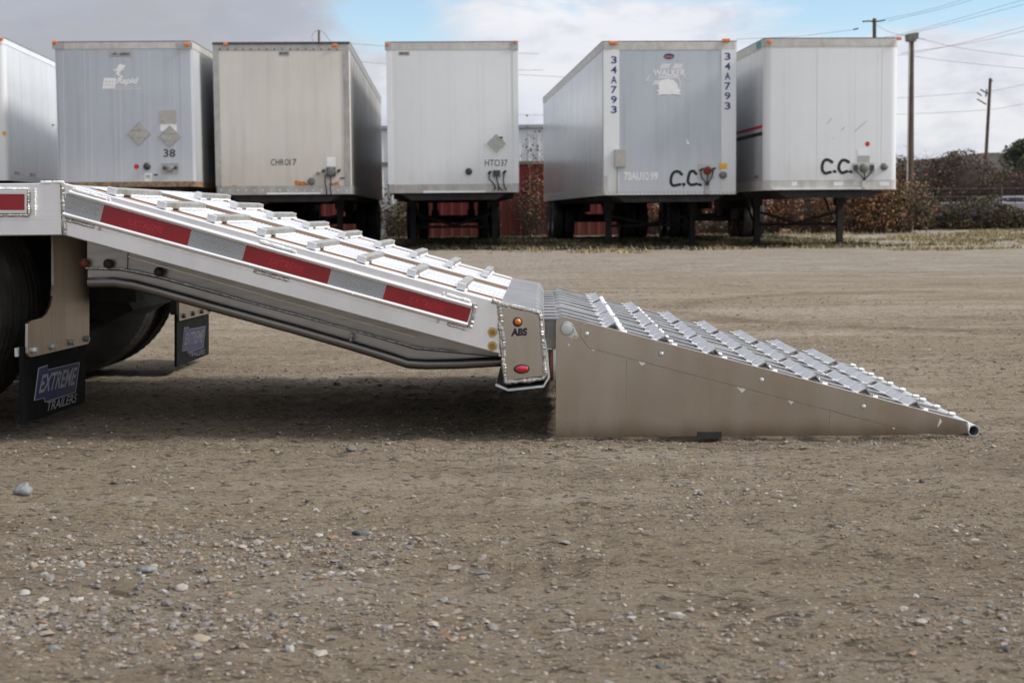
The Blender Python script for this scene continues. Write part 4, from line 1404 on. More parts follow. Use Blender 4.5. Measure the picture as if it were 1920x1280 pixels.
# 4: HTO37
b4 = Box(728, 973.5, (78, 362.5), 30.9, R(2.2), "clean white box trailer lettered HTO37 with one diamond placard and three hanging hoses", MT["t_white"], MT["t_side"], .03, .16, .17, MT["t_cap"], MT["t_rail"])
b4.lean = True
b4.lampset([(726.5, 83.5, 5), (966, 79.5, 6)])
for x0, x1 in ((721.8, 733.5), (957.5, 971)):
    b4.rect(x0, 79, x1, 94.5, MT["t_rail"], "corner_casting", .018)
for x0, x1 in ((722, 734), (959, 971)):
    a, b_ = b4.P(x0 + 3, 200), b4.P(x1 + 1, 200)
    G().box(max(a.x, .0), b_.x, -.008, 0, b4.zb + .172, b4.zt - .162).obj("corner_post", MT["t_white"], b4.t, bevel=.003)
b4.rivets([735, 742, 788, 797, 843, 852, 896, 906, 951, 958], 100, 348, 42, .008)
b4.rowrivets(724, 968, 92.5, 60, .007)
b4.rowrivets(732, 972, 349, 60, .007)
b4.rect(747.5, 97, 768, 104, MT["t_rail"], "name_plate", .006)
b4.word("MOND", 749.5, 98.5, 766, 103, MT["ink"], .03, 0, .008)
b4.diamond(930.5, 269.5, 22, MT["t_white"])
b4.rect(937, 256.5, 942.5, 260, MT["ink"], "placard_latch", .003, None, .02)
b4.word("HTO37", 909, 299.5, 951.5, 311.5, MT["ink"], .0)
b4.dot(879, 321.5, 6.4, MT["vent"], "air_vent", .03, .03)
b4.gladhands([(917, 324.5), (945, 323.5)], MT["vent"])
b4.rect(924.5, 319.5, 937.5, 331.5, MT["vent"], "power_socket", .06)
b4.hose([(917, 327), (917.5, 336), (924, 343), (928, 350), (927, 357)])
b4.hose([(931, 331), (932, 340), (935, 348), (934, 357)])
b4.hose([(945, 327), (943.5, 340), (946, 350), (949, 357)])
b4.hose([(934, 347), (938, 354), (943, 357)])
b4.rect(793, 357.5, 910, 361.8, MT["sticker"], "rail_strip", .03, None, .007)

# 5: 34A793
b5 = Box(1131, 1381, (77, 366), 30.1, R(3.3), "box trailer with dull grey front, blue 34A793 down both edges and sprayed C.C.", MT["t_grey"], MT["t_side"], .06, .17, .03, MT["t_cap"], MT["t_white"])
b5.lampset([(1150, 81, 15), (1361, 76, 15)])
for x0, x1 in ((1131.5, 1161), (1352, 1380)):
    a, b_ = b5.P(x0, 250), b5.P(x1, 250)
    G().box(a.x, b_.x, -.010, -.0, b5.zb + .031, b5.zt - .171).obj("corner_post", MT["t_white"], b5.t, bevel=.004)
G().box(-.008, .0, .0, b5.L, b5.zb + .031, b5.zb + .20).obj("side_bottom_rail", MT["t_cap"], b5.t)
for x0, ys in ((1145.5, 106), (1358.5, 99.5)):
    for i, ch in enumerate("34A793"):
        y0 = ys + i * (18.6 if x0 < 1200 else 18.5)
        b5.word(ch, x0, y0, x0 + 11, y0 + 13.5, MT["navy"], .02, 0, .0125)
b5.rivets([1147, 1152, 1254, 1372], 230, 355, 34, .008)
b5.rowrivets(1134, 1378, 360.5, 34, .010, MT["t_dark"])
b5.poly([(1254.5 + 10 * math.cos(k * math.pi / 10), 106 + 5.4 * math.sin(k * math.pi / 10)) for k in range(20)], MT["navy"], "maker_badge", .006)
b5.rect(1246.5, 105, 1262.5, 108.4, MT["rust"], "badge_band", .0015, None, .0065)
for x0 in (1239, 1263):
    b5.poly([(x0 - 3, 129), (x0 + 15, 129), (x0 + 18, 120), (x0 + 2, 120)], MT["ghost2"], "logo_stripe", .003)
b5.word("WALKER", 1225.5, 130.5, 1284, 142, MT["ghost"], .02, .1)
b5.word("L", 1210, 141, 1223, 152, MT["ghost2"], .0, .35)
b5.word("LINE", 1270, 142.5, 1300, 151, MT["ghost2"], .0, .3)
b5.word("INC", 1283, 138.5, 1301, 142, MT["ghost2"], .0, .3)
b5.rect(1234, 142.5, 1272, 147.5, MT["ghost2"], "logo_line", .003)
b5.poly([(1223, 159), (1228, 151), (1252, 151), (1252, 159)], MT["ghost2"], "logo_stripe", .003)
em = [(1234, 158), (1240, 150), (1252, 148.5), (1262, 150), (1270, 158), (1272, 168), (1277, 169.5), (1273, 174), (1278, 178.5), (1262, 176.5), (1254, 178), (1246, 176.5), (1231, 179), (1236, 174), (1231, 169.5), (1236, 168)]
b5.poly(em, MT["ghost"], "crest", .003, None, .0032)
g = G()
for i in range(14):
    a0, a1 = math.pi * (-.35 + i * .12), math.pi * (-.35 + (i + 1) * .12)
    c0 = b5.P(1263, 158)
    g.strip([(c0.x + .13 * math.cos(a), c0.z + .17 * math.sin(a)) for a in (a0, a1)], .025, -.004, 0)
g.obj("crest_ring", MT["ghost2"], b5.t)
b5.rect(1152, 280.5, 1172, 313, MT["greyst"], "document_box", .09)
a, b_ = b5.P(1157.5, 313), b5.P(1157.5, 362)
G().tube([(a.x, -.02, a.z), (b_.x, -.02, b_.z)], .010, 7).obj("conduit", MT["greyst"], b5.t)
b5.word("73AU1", 1170, 322.5, 1208, 338.5, MT["ghost"], .05)
b5.word("O", 1210, 322.5, 1217, 338.5, MT["ghost"], .05)
b5.word("99", 1219, 322.5, 1234, 338.5, MT["ghost"], .05)
pn = b5.rect(1309.5, 308, 1339, 335, MT["t_cap"], "connector_panel", .012)
b5.dot(1326, 320, 7.5, MT["redwall"], "power_socket", .06, .01, pn)
b5.gladhands([(1313.5, 319), (1336, 318)], MT["vent"])
b5.hose([(1313, 323), (1315, 333), (1321, 341), (1324, 347)])
b5.hose([(1326, 327), (1325, 337), (1325, 347)])
b5.hose([(1336, 322), (1333, 333), (1328, 341), (1327, 347)])
b5.rect(1320.5, 346, 1330, 364, MT["greyst"], "hose_guide", .02)
b5.rect(1348.5, 306.5, 1363, 317, MT["yellow"], "amber_sticker", .003, None, .0102)
b5.dot(1355.5, 328.5, 6.8, MT["ventg"], "air_vent", .04, .03)
b5.spray([[(1278, 327), (1272, 322), (1264, 323), (1259, 331), (1258, 342), (1262, 348), (1270, 347), (1275, 346)], [(1281, 345.5), (1283, 345.8)],
          [(1305, 326), (1300, 321), (1294, 323), (1291, 331), (1290, 341), (1295, 346.5), (1302, 346), (1306, 345)], [(1311, 346), (1313.5, 346.8)]])
G().tube([(b5.P(1282, 346).x, -.003, b5.P(1282, 346).z), (b5.P(1281, 353).x, -.003, b5.P(1281, 353).z)], .006, 5).obj("paint_drip", MT["spray"], b5.t)
b5.poly([(1287, 262), (1290, 261), (1289, 265), (1293, 268), (1291, 271), (1288, 270)], MT["ghost"], "dent_scuff", .002)
b5.rect(1132, 330, 1139, 360, MT["t_cap"], "scuffed_corner", .002, None, .0102)

# 6: right
b6 = Box(1432.5, 1682.5, (71, 357), 29.6, R(3.0), "rightmost white box trailer with sprayed C.C. and striped left side", MT["t_white"], MT["t_side"], .14, .17, .19, MT["t_cap"], MT["t_cap"])
b6.lampset([(1441, 78.5, 8), (1685, 73, 9)])
b6.rivets([1470, 1480, 1532, 1594, 1604, 1646], 95, 336, 40, .007)
b6.rowrivets(1440, 1686, 86, 62, .006)
b6.rowrivets(1440, 1680, 338, 62, .007)
for px in (1474, 1534, 1655):
    b6.seam(px, .012, m=MT["t_white"])
b6.dot(1626.5, 270, 4.5, MT["reddot"], "red_sticker", .003, 0)
b6.rect(1608, 280, 1630.5, 292, MT["sticker"], "document_plate", .006)
b6.rect(1608, 292.3, 1630.5, 304, MT["greyst"], "document_plate", .006)
pn = b6.rect(1598, 305, 1639.5, 325, MT["t_cap"], "connector_panel", .012)
b6.dot(1619, 315, 8, MT["ventg"], "power_socket", .06, .02, pn)
for x0 in (1600.5, 1631):
    b6.rect(x0, 309.5, x0 + 7, 320, MT["vent"], "air_coupling", .04, None, .0122)
b6.hose([(1605, 321), (1610, 327), (1616, 334), (1618, 338)])
b6.hose([(1619, 322), (1619, 330), (1619, 338)])
b6.hose([(1634, 321), (1627, 329), (1621, 335), (1619, 338)])
b6.rect(1615.5, 338, 1622.5, 352, MT["t_cap"], "hose_guide", .03, None, .007)
b6.dot(1657.5, 312.5, 6.8, MT["ventg"], "air_vent", .04, .03)
b6.spray([[(1560, 304), (1553, 300), (1546, 301), (1542, 309), (1542, 319), (1547, 325), (1554, 323.5), (1557, 323)], [(1564, 321.5), (1566, 322)],
          [(1591, 304), (1586, 301), (1579, 301), (1574, 308), (1573, 317), (1578, 324), (1584, 323), (1588, 321.5)], [(1594, 322), (1596, 322.5)]])
for x0, x1 in ((1484, 1494), (1563, 1581), (1649, 1667)):
    b6.rect(x0, 341, x1, 348.5, MT["sticker"], "rail_sticker", .003, None, .0062)
b6.rect(1448, 352.5, 1614, 355.8, MT["sticker"], "rail_strip", .03, None, .0062)
for z0, z1, mm in ((1.0, 1.055, "reddot"), (.86, .93, "ink")):
    G().box(-.004, -.0, .16, b6.L, b6.zb + .19 + z0, b6.zb + .19 + z1).obj("side_stripe", MT[mm], b6.t)
G().box(-.012, -.0085, .28, .72, b6.zt - .15, b6.zt - .03).obj("teal_badge", MT["teal"], b6.t)
for y in (.5, .72, 2.6, 3.0):
    G().box(-.005, -.0, y, y + .12, b6.zb + .24, b6.zb + .30).obj("side_reflector", MT["red"], b6.t)
for (a, c) in (((1550, 232), (1559, 221)), ((1577, 245), (1583, 238)), ((1602, 246), (1624, 227)), ((1548, 252), (1552, 255)), ((1561, 260), (1563, 258))):
    b6.poly([a, (a[0] + 1, a[1] + 1), (c[0] + 1, c[1] + 1), c], MT["greyst"], "scratch", .0015)

# ------------------------------------------------------------------ building behind the trailers
BY = 48.6
p0, p1 = at(470, 440, BY), at(1452, 440, BY)
zc, zd, ze = at(990, 237, BY).z, at(990, 302, BY).z, at(990, 308, BY).z
bd = thing("warehouse", (p0.x, BY, 0), "low warehouse with white upper and red lower steel siding behind the trailers", "building")
nW = int((p1.x - p0.x) / .92)
G().box(0, nW * .92, .12, 8, 0, zc - .05).obj("wall", MT["trim"], bd)
G().box(-.1, nW * .92 + .1, -.10, 8, zc - .05, zc + .05).obj("roof", MT["gutter"], bd)
G().box(0, nW * .92, -.02, .12, zd - .01, zd + .0).box(0, nW * .92, -.04, .12, ze, zd - .01).obj("belt_trim", MT["trim"], bd)


def panel(z0, z1):
    g = G()
    x = .005
    pr_ = [(x, .12), (x, .0), (.10, .0), (.12, -.025), (.18, -.025), (.20, 0), (.41, 0), (.43, -.025), (.49, -.025), (.51, 0), (.71, 0), (.73, -.025), (.79, -.025), (.81, 0), (.915, 0), (.915, .12)]
    g.prism(pr_, z0, z1, "z")
    return g


pu = panel(zd, zc - .051).obj("siding_panel", MT["whitewall"], bd)
pd_ = panel(0.0, ze).obj("siding_panel", MT["redwall"], bd)
wlo = int((at(715, 400, BY).x - p0.x) / .92)
pw = panel(0.0, ze).obj("siding_panel", MT["whitewall"], bd)
pw.location.x = wlo * .92
for k in range(nW):
    if k:
        o = pu.copy(); C.objects.link(o); o.location.x = k * .92
    if k and k != wlo:
        o = pd_.copy(); C.objects.link(o); o.location.x = k * .92


# ------------------------------------------------------------------ vegetation
def leaves(n, sampler, size, cols, seed, rng_tilt=1.0):
    r = np.random.RandomState(seed)
    P = sampler(r, n)
    n = len(P)
    a, e = r.uniform(0, 6.283, n), r.uniform(-1, 1, n) * rng_tilt
    u = np.stack([np.cos(a) * np.cos(e), np.sin(a) * np.cos(e), np.sin(e)], -1)
    q = r.normal(size=(n, 3))
    w = np.cross(u, q)
    w /= np.linalg.norm(w, axis=1, keepdims=True) + 1e-9
    s_ = size * r.uniform(.55, 1.35, (n, 1))
    V = np.stack([P - u * s_, P + w * s_ * .55, P + u * s_, P - w * s_ * .55], 1)
    F = np.arange(n * 4).reshape(n, 4)
    c = np.array(cols)[r.randint(0, len(cols), n)] * r.uniform(.6, 1.25, (n, 1))
    return V.reshape(-1, 3), F, np.repeat(c, 4, 0)


def twigs(n, base, length, lean, rad, seed, rise=1.0, g=None):
    """arching canes: thin three-sided tubes"""
    r = random.Random(seed)
    g = g or G()
    for i in range(n):
        p = Vector(base(r))
        a = r.uniform(0, 6.283)
        L_ = length * r.uniform(.45, 1.2)
        d = Vector((math.cos(a) * lean * r.uniform(.3, 1.2), math.sin(a) * lean * .6, rise * r.uniform(.7, 1.1)))
        pts = [p.copy()]
        for k in range(5):
            p = p + d * (L_ / 5)
            d = d + Vector((r.uniform(-.25, .25) + math.cos(a) * .12, r.uniform(-.2, .2), -.22 * r.uniform(.3, 1.4)))
            pts.append(p.copy())
        g.tube(pts, [rad * (1 - .16 * k) for k in range(6)], 3, False)
    return g


def shrub(name, x, y, w, h, cols, label, seed, nl=900, nt_=70, size=.06, cat="shrub", group=None):
    t_ = thing(name, (x, y, 0), label, cat, group)
    twigs(nt_, lambda r: (r.uniform(-w, w) * .4, r.uniform(-.5, .5), 0), h * 1.0, .45, .010, seed).obj("stems", MT["twig"], t_)

    def smp(r, n):
        q = r.normal(size=(n, 3)) * np.array([w * .42, .45, h * .26]) + np.array([0, 0, h * .5])
        k = vnoise(q[:, 0] * 3.2 + seed, q[:, 2] * 3.2 + q[:, 1] * 2, seed) > .42
        q = q[k]
        return q[q[:, 2] > .02]
    v, f, c = leaves(int(nl * 1.9), smp, size, cols, seed)
    o = np_mesh("foliage", v, f, MT["leaf"], False, c)
    o.parent = t_
    return t_


RED = [(.28, .035, .02), (.34, .09, .025), (.22, .05, .025), (.38, .16, .04), (.12, .05, .02), (.16, .15, .04)]
RED = [tuple(c * .72 for c in q) for q in RED]
ORG = [(.40, .17, .04), (.33, .11, .03), (.42, .25, .08), (.16, .09, .03), (.12, .13, .03), (.24, .05, .025)]
ORG = [tuple(c * .72 for c in q) for q in ORG]
GRN = [(.05, .075, .02), (.07, .09, .025), (.10, .10, .03), (.04, .05, .018)]
MIX = [(.12, .05, .025), (.06, .055, .02), (.09, .04, .02), (.05, .035, .02), (.22, .10, .03), (.07, .08, .025)]
SG = "autumn shrubs growing behind the trailers"
for px, py, w, h, cols, lb, n in (
    (745, 438, .8, 1.5, MIX + GRN, "half bare vine on the white wall panel left of the HTO37 trailer", 420),
    (998, 440, .7, 2.9, MIX + RED[:2], "tall bare vine climbing the red wall between the HTO37 and 34A793 trailers", 330),
    (1245, 438, 1.0, 1.0, MIX + ORG, "brownish low shrub seen under the 34A793 trailer", 500),
    (1350, 437, 1.1, .9, GRN + MIX, "green brown low shrub between the two C.C. trailers", 520),
    (1440, 437, 1.0, 1.9, RED, "deep red shrub behind the landing gear of the rightmost trailer", 900),
    (1530, 437, 1.3, 1.9, RED + ORG, "red and orange shrub right of the deep red one", 1200),
    (1620, 437, 1.3, 1.9, ORG, "orange leaved shrub under the rightmost trailer's right corner", 1300),
    (1680, 434, 1.3, 1.6, MIX + ORG + GRN, "brown and green shrub just right of the rightmost trailer", 1100)):
    p = ground_at(px, py)
    yy = min(p.y, 48.0)
    p = at(px, py, yy)
    shrub("autumn_shrub", p.x, yy, w, h, cols, lb, int(px), int(n * 3.2), 110, .048, "shrub", SG)

# bramble bank on the right
br0 = at(1530, 430, 56).x
br1 = at(2180, 430, 56).x


def bank_h(x):
    return 2.35 + .35 * np.sin(x * .9) + .25 * np.sin(x * 2.3 + 1)


mg = G()
xs_ = np.linspace(br0 - 1, br1, 60)
ys_ = np.linspace(55.5, 60, 10)
gv = []
for yv in ys_:
    for xv in xs_:
        tq = math.sin((yv - 55.5) / 4.5 * math.pi) ** .6 if 55.5 < yv < 60 else 0
        hh = float(bank_h(xv)) * .86 * tq * (1 + .4 * (float(vnoise(np.array([xv * 1.7]), np.array([yv * 2.0]), 71)[0]) - .5))
        gv.append((xv, yv, max(hh, -.05)))
gf = [(j * 60 + i, j * 60 + i + 1, (j + 1) * 60 + i + 1, (j + 1) * 60 + i) for j in range(9) for i in range(59)]
bank = G().add(gv, gf).obj("bramble_bank", MT["mound"], None, True)
tag(bank, "dark brown bramble bank filling the far right side of the lot", kind="stuff")
tw = twigs(2600, lambda r: (r.uniform(br0 - .8, br1), r.uniform(55.3, 58.5), r.uniform(0, 1.2)), 2.2, .7, .014, 5)
tw.obj("canes", MT["twig"], bank)


def smp_bank(r, n):
    x = r.uniform(br0 - .8, br1, n)
    z = bank_h(x) * r.rand(n) ** .8 * 1.02
    y = 55.3 + r.rand(n) * 1.6 + z * .25
    k = vnoise(x * 1.6, z * 1.6, 77) > .36
    return np.stack([x, y, z], -1)[k]


v, f, c = leaves(26000, smp_bank, .05, MIX + [(.035, .022, .014), (.05, .03, .02), (.16, .07, .03), (.045, .06, .02), (.06, .04, .025)], 6)
o = np_mesh("bramble_leaves", v, f, MT["leaf"], False, c)
o.parent = bank
o["kind"] = "stuff"

# bare shrub by the lamp pole, tree at the right edge
p = at(1735, 300, 58)
t_ = thing("bare_shrub", (p.x, 58, 0), "leafless twiggy shrub rising above the bramble bank beside the lamp pole", "shrub")
twigs(90, lambda r: (r.uniform(-.9, .9), r.uniform(-.4, .4), 1.3), 1.9, .55, .011, 9).obj("stems", MT["twig"], t_)
p = at(1698, 300, 53)
t_ = thing("bare_shrub", (p.x, 53, 0), "dark twiggy shrub against the rightmost trailer's right edge", "shrub")
twigs(80, lambda r: (r.uniform(-.3, .3), r.uniform(-.4, .4), .6), 2.4, .3, .013, 10).obj("stems", MT["twig"], t_)
p = at(1925, 400, 82)
t_ = thing("evergreen_tree", (p.x, 82, 0), "dark evergreen tree top rising at the right photo edge", "tree")
G().tube([(0, 0, 0), (.1, 0, 1.6), (.05, 0, 3.4)], [.16, .13, .07], 8).obj("trunk", MT["twig"], t_)
zt_ = at(1925, 262, 82).z


def smp_tree(r, n):
    q = r.normal(size=(n, 3))
    q /= np.linalg.norm(q, axis=1, keepdims=True)
    q *= (r.rand(n, 1) ** .4) * np.array([1.5, 1.4, 1.3])
    q += np.array([0, 0, zt_ - 1.2])
    return q[vnoise(q[:, 0] * 2.2 + 5, q[:, 2] * 2.2 + q[:, 1], 88) > .38]


v, f, c = leaves(6500, smp_tree, .10, [(.03, .05, .018), (.045, .07, .02), (.02, .035, .015), (.07, .09, .03)], 12)
o = np_mesh("crown", v, f, MT["leaf"], False, c)
o.parent = t_


# grass: dry tufts round and behind the trailers
def grass(n, seed):
    r = np.random.RandomState(seed)
    x = r.uniform(-16, 24, n * 5)
    y = 25.0 + 31.0 * r.rand(n * 5) ** 1.15
    d = vnoise(x * .5, y * .8, 61) * .6 + vnoise(x * 1.7, y * 2.6, 62) * .4
    edge = np.clip((y - (25.0 + 4.2 * vnoise(x * .55 + 9, y * .3, 67))) / 1.2, 0, 1)
    strip = np.exp(-((y - 27.2 - .02 * x) / 1.1) ** 2) * .22
    right = np.clip((x - 5) / 6, 0, 1) * np.clip((y - 27) / 3, 0, 1) * .34
    back = np.exp(-((y - 47.5) / 1.2) ** 2) * .25
    under = np.clip((y - 27) / 2, 0, 1) * np.clip((44 - y) / 4, 0, 1) * .5
    k = r.rand(n * 5) < np.clip((d - .55) * 5, 0, 1) * (strip + right + back + under) * 2.0 * edge
    x, y = x[k][:n], y[k][:n]
    n = len(x)
    m_ = 6
    X_ = np.repeat(x, m_) + r.normal(size=n * m_) * .06
    Y_ = np.repeat(y, m_) + r.normal(size=n * m_) * .06
    hh = np.repeat(r.uniform(.02, .085, n), m_) * r.uniform(.5, 1.4, n * m_)
    a = r.uniform(0, 6.283, n * m_)
    ln = r.uniform(.2, 1.1, n * m_) * hh
    B = np.stack([X_, Y_, relief(X_, Y_) - .004], -1)
    T = B + np.stack([np.cos(a) * ln, np.sin(a) * ln, hh], -1)
    wv = np.stack([np.cos(a + 1.3), np.sin(a + 1.3), 0 * a], -1) * .014
    V = np.stack([B - wv, B + wv, T], 1).reshape(-1, 3)
    F = np.arange(len(V)).reshape(-1, 3)
    cols = np.array([(.34, .26, .12), (.28, .22, .09), (.40, .30, .15), (.15, .15, .05), (.14, .13, .05), (.30, .19, .09)])
    ci = (vnoise(np.repeat(x, m_) * .7, np.repeat(y, m_) * .9, 66) * 2.4 + r.rand(n * m_) * 2.6).astype(int) % 6
    c = cols[ci] * r.uniform(.7, 1.2, (n * m_, 1))
    return V, F, np.repeat(c, 3, 0)


v, f, c = grass(30000, 14)
tag(np_mesh("dry_grass", v, f, MT["leaf"], False, c), "dry yellowing grass in strips along the row of parked trailers", kind="stuff")

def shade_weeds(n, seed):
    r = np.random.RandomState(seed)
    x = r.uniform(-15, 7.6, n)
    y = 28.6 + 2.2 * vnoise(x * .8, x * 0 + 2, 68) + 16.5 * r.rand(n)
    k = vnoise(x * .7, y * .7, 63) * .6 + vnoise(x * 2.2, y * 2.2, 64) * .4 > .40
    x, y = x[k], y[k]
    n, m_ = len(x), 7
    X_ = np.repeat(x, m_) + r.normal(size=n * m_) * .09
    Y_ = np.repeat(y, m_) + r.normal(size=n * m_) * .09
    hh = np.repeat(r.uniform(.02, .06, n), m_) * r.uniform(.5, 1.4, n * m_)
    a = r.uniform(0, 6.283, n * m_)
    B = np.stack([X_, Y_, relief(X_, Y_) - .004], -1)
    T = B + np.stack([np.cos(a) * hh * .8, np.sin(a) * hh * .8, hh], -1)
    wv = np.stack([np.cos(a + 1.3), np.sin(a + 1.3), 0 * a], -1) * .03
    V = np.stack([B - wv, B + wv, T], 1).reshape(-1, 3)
    cols = np.array([(.06, .06, .022), (.045, .05, .018), (.08, .06, .03), (.05, .036, .022), (.10, .085, .035)])  # dark weed colours put the shade under the trailers into the ground
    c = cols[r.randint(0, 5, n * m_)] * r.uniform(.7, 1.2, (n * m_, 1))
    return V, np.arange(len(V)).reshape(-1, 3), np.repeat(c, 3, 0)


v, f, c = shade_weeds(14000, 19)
tag(np_mesh("shade_dark_weeds", v, f, MT["leaf"], False, c), "low weeds and leaf litter beneath the parked trailers, coloured dark to deepen the shade", kind="stuff")

# ------------------------------------------------------------------ poles, wires, far right things
pb = at(1707, 300, 52)
pt = at(1709, 66, 52)
t_ = thing("lamp_pole", (pb.x, 52, 0), "thick timber pole with square lamp head and pale conduit, right of the trailers", "lamp pole")
G().tube([(0, 0, 0), (0, 0, pb.z), (pt.x - pb.x, 0, pt.z - .1)], [.125, .115, .085], 14).obj("post", MT["conc"], t_, True)
G().tube([(-.12, -.10, .5), (-.12, -.09, pb.z), (pt.x - pb.x - .08, -.08, pt.z - .25)], .022, 6).obj("conduit", MT["pipe"], t_, True)
x_ = pt.x - pb.x
hd = G().prism([(x_ - .17, pt.z + .02), (x_ + .19, pt.z + .06), (x_ + .18, pt.z - .15), (x_ - .15, pt.z - .20)], -.22, .22).obj("lamp_head", MT["ventg"], t_, bevel=.01)
G().box(x_ - .13, x_ + .14, -.16, .16, pt.z - .215, pt.z - .19).obj("lamp_glass", MT["greyst"], hd)


def pole(px, top, bot, Yd, r, label, arms):
    a, b_ = at(px[0], top, Yd), at(px[1], bot, Yd)
    k = (a.x - b_.x) / (a.z - b_.z)
    x0 = b_.x - k * b_.z
    t_ = thing("utility_pole", (x0, Yd, 0), label, "utility pole", "timber utility poles behind the lot")
    G().tube([(0, 0, 0), (a.x - x0, 0, a.z)], [r * 1.25, r], 10).obj("post", MT["conc"], t_, True)
    for q in arms:
        pa = [at(u, v_, Yd) for u, v_ in q]
        G().tube([(p.x - x0, -.02, p.z) for p in pa], (.03 if px[0] > 700 else .008), 6).obj("insulator", MT["black"], t_, True)
    return t_


pole((1639.5, 1640), 35, 200, 66, .08, "timber utility pole top rising behind the rightmost trailer's roof", [((1617, 41), (1630, 40)), ((1650, 40), (1660, 38)), ((1600, 56), (1609, 54)), ((1640, 41), (1652, 40)), ((1628, 40), (1640, 41))])
pole((1857, 1849), 147, 290, 70, .07, "leaning timber utility pole with tangled fittings near the right edge", [((1832, 174), (1840, 180)), ((1850, 168), (1848, 182)), ((1838, 168), (1852, 176)), ((1861, 152), (1855, 150)), ((1832, 186), (1849, 196))])
pole((598, 598), 57, 200, 66, .045, "thin pole tip with wire hoop above the cream trailer's roof", [((588, 78), (584, 70), (590, 60), (598, 57)), ((598, 57), (608, 62), (616, 74), (620, 78))])
WG = "overhead wires behind the trailers"
for pts, Yd, wl_ in (([(1660, 36), (1740, 19), (1830, -8)], 66, "topmost wire leaving the utility pole tip behind the rightmost trailer"),
                     ([(1664, 40), (1760, 18), (1850, -8)], 66, "second wire leaving the utility pole tip, just under the topmost one"),
                     ([(1650, 72), (1720, 57), (1930, -3)], 66, "wire passing just above the lamp pole head and rising right"),
                     ([(1650, 75), (1730, 58), (1930, 6)], 66, "wire close below the one passing above the lamp pole head"),
                     ([(1520, 124), (1690, 103), (1800, 82), (1930, 48)], 64, "upper wire of the pair crossing the lamp pole below its head"),
                     ([(1690, 100), (1830, 79), (1930, 56)], 64, "lower wire of the pair crossing the lamp pole below its head"),
                     ([(1600, 186), (1700, 183), (1832, 173)], 70, "sagging wire from the trailers to the leaning utility pole"),
                     ([(1854, 172), (1930, 157)], 70, "wire leaving the leaning utility pole to the right photo edge"),
                     ([(1500, 218), (1700, 214), (1850, 206), (1930, 193)], 70, "lowest wire, crossing the leaning utility pole at mid height"),
                     ([(1600, 56), (1500, 68), (1380, 74)], 66, "wire running left from the utility pole above the rightmost trailer"),
                     ([(620, 79), (722, 87), (860, 97), (1010, 101)], 66, "upper wire between the cream and the HTO37 trailer"),
                     ([(600, 108), (722, 120), (870, 130), (1020, 132)], 66, "lower wire between the cream and the HTO37 trailer"),
                     ([(800, 128), (900, 136), (1060, 145)], 66, "middle wire between the HTO37 and the 34A793 trailer"),
                     ([(900, 214), (1012, 216), (1100, 219)], 70, "lowest wire between the HTO37 and the 34A793 trailer"),
                     ([(1720, 72), (1800, 90), (1930, 108)], 66, "wire falling right from beside the lamp pole head"),
                     ([(1700, 104), (1790, 116), (1930, 130)], 66, "lower wire falling right from the lamp pole"),
                     ([(1640, 45), (1672, 62), (1735, 74)], 66, "short slack wire from the utility pole tip to behind the lamp pole head")):
    q = resample(pts, 5) if len(pts) > 2 else [Vector(p) for p in pts]
    o = G().tube([at(p.x, p.y, Yd) for p in q], .007, 5).obj("overhead_wire", MT["wire"], None, True)
    tag(o, wl_, "wire", WG)
# long grey building and pickup beyond the brambles
a, b_ = at(1700, 296, 92), at(2060, 288, 92)
g_ = thing("grey_shed", (a.x, 92, 0), "long low grey roofed shed beyond the bramble bank at far right", "building")
G().box(0, b_.x - a.x, 0, 8, 0, a.z - .9).obj("wall", MT["trim"], g_)
zz = at(1840, 287, 92).z
G().prism([(-.3, a.z - .95), (0, a.z - .2), (4.5, zz), (b_.x - a.x + .3, zz - .05), (b_.x - a.x + .3, a.z - .95)], -.4, 8.4).obj("roof", MT["roofgrey"], g_)

# chain-link fence at the foot of the bank
fx0, fx1 = at(1700, 420, 54.2).x, at(2100, 420, 54.2).x
fe = thing("wire_fence", (fx0, 54.2, 0), "thin post and wire fence along the foot of the bramble bank", "fence")
n_ = int((fx1 - fx0) / 2.4)
xp = at(1877, 400, 54.2).x - fx0
for k in range(-2, 4):
    x = xp + k * 2.6
    if -.2 < x < fx1 - fx0:
        G().tube([(x, 0, 0), (x, 0, 1.45)], .035, 8).obj("post", MT["t_dark"], fe)
for z in (.3, .75, 1.15, 1.42):
    G().tube([(0, .03, z), (fx1 - fx0, .03, z)], .005, 4).obj("wire", MT["rim"], fe)

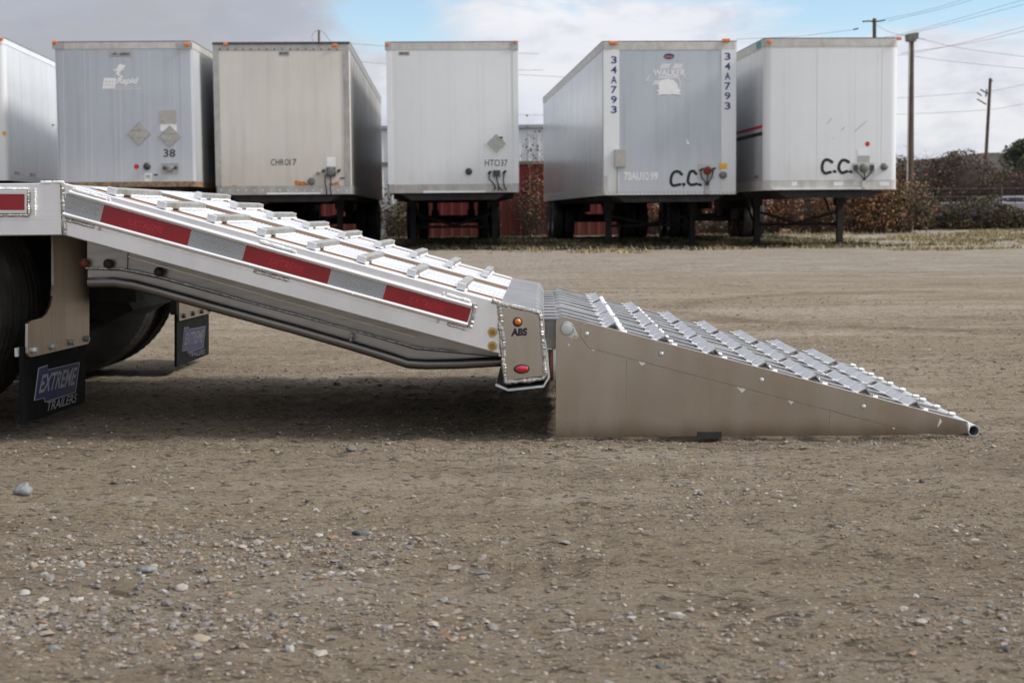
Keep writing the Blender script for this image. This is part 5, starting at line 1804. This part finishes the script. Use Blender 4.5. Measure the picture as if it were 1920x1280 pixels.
# pickup in front of the bank, half outside the picture
pk0 = at(1728, 425, 54.9)
pk = thing("pickup_truck", (pk0.x, 55.0, 0), "pale silver pickup truck parked by the brambles at the right photo edge", "pickup truck")
hs = at(1900, 367, 55).z
body = [(0, .42), (0, .95), (2.0, .97), (2.75, .97), (2.95, .98), (3.05, .95), (4.6, .95), (5.3, .88), (5.4, .45)]
G().prism(body, 0, 1.75).obj("body", MT["pickup"], pk, bevel=.05)
G().prism([(2.55, .98), (2.85, hs - .06), (3.05, hs), (4.2, hs), (4.4, hs - .06), (4.75, .97)], .06, 1.69).obj("cab", MT["pickup"], pk, bevel=.04)
for q in ([(3.12, 1.02), (3.12, hs - .08), (3.62, hs - .08), (3.62, 1.02)], [(3.68, 1.02), (3.68, hs - .08), (4.2, hs - .08), (4.55, 1.02)], [(2.72, 1.02), (2.95, hs - .08), (3.05, hs - .08), (3.05, 1.02)]):
    G().prism(q, .045, .062).obj("window", MT["glass"], pk)
for x in (.95, 4.5):
    w = thing("wheel", (x, .12, .36), None, None)
    w.parent = pk
    G().revolve([(-.11, .20), (-.12, .30), (-.10, .36), (.10, .36), (.12, .30), (.11, .20)], (0, 0, 0), 24).obj("tyre", MT["tyre"], w, True)
    G().disc((0, -.115, 0), (0, -1, 0), .21, .01, 16).obj("rim", MT["rim"], w)


def smp_weeds(r, n):
    x = r.uniform(at(1690, 430, 54.4).x, br1, n)
    z = r.rand(n) ** 1.2 * ((.85 + .55 * vnoise(x * 1.3, x * 0 + 3, 91)) * np.where(x > at(1868, 400, 54.4).x, .72, 1.0))
    y = 53.9 + r.rand(n) * .8
    return np.stack([x, y, z], -1)[vnoise(x * 2.4, z * 2.4, 93) > .30]


v, f, c = leaves(20000, smp_weeds, .05, MIX + GRN + [(.05, .035, .02)], 16)
wd = np_mesh("roadside_weeds", v, f, MT["leaf"], False, c)
tag(wd, "tangled brown green weeds growing through the wire fence at far right", kind="stuff")
x0w, x1w = at(1690, 430, 54.4).x, br1
twigs(420, lambda r: (r.uniform(x0w, x1w), r.uniform(53.9, 54.7), 0), 1.3, .6, .010, 17).obj("weed_canes", MT["twig"], wd)
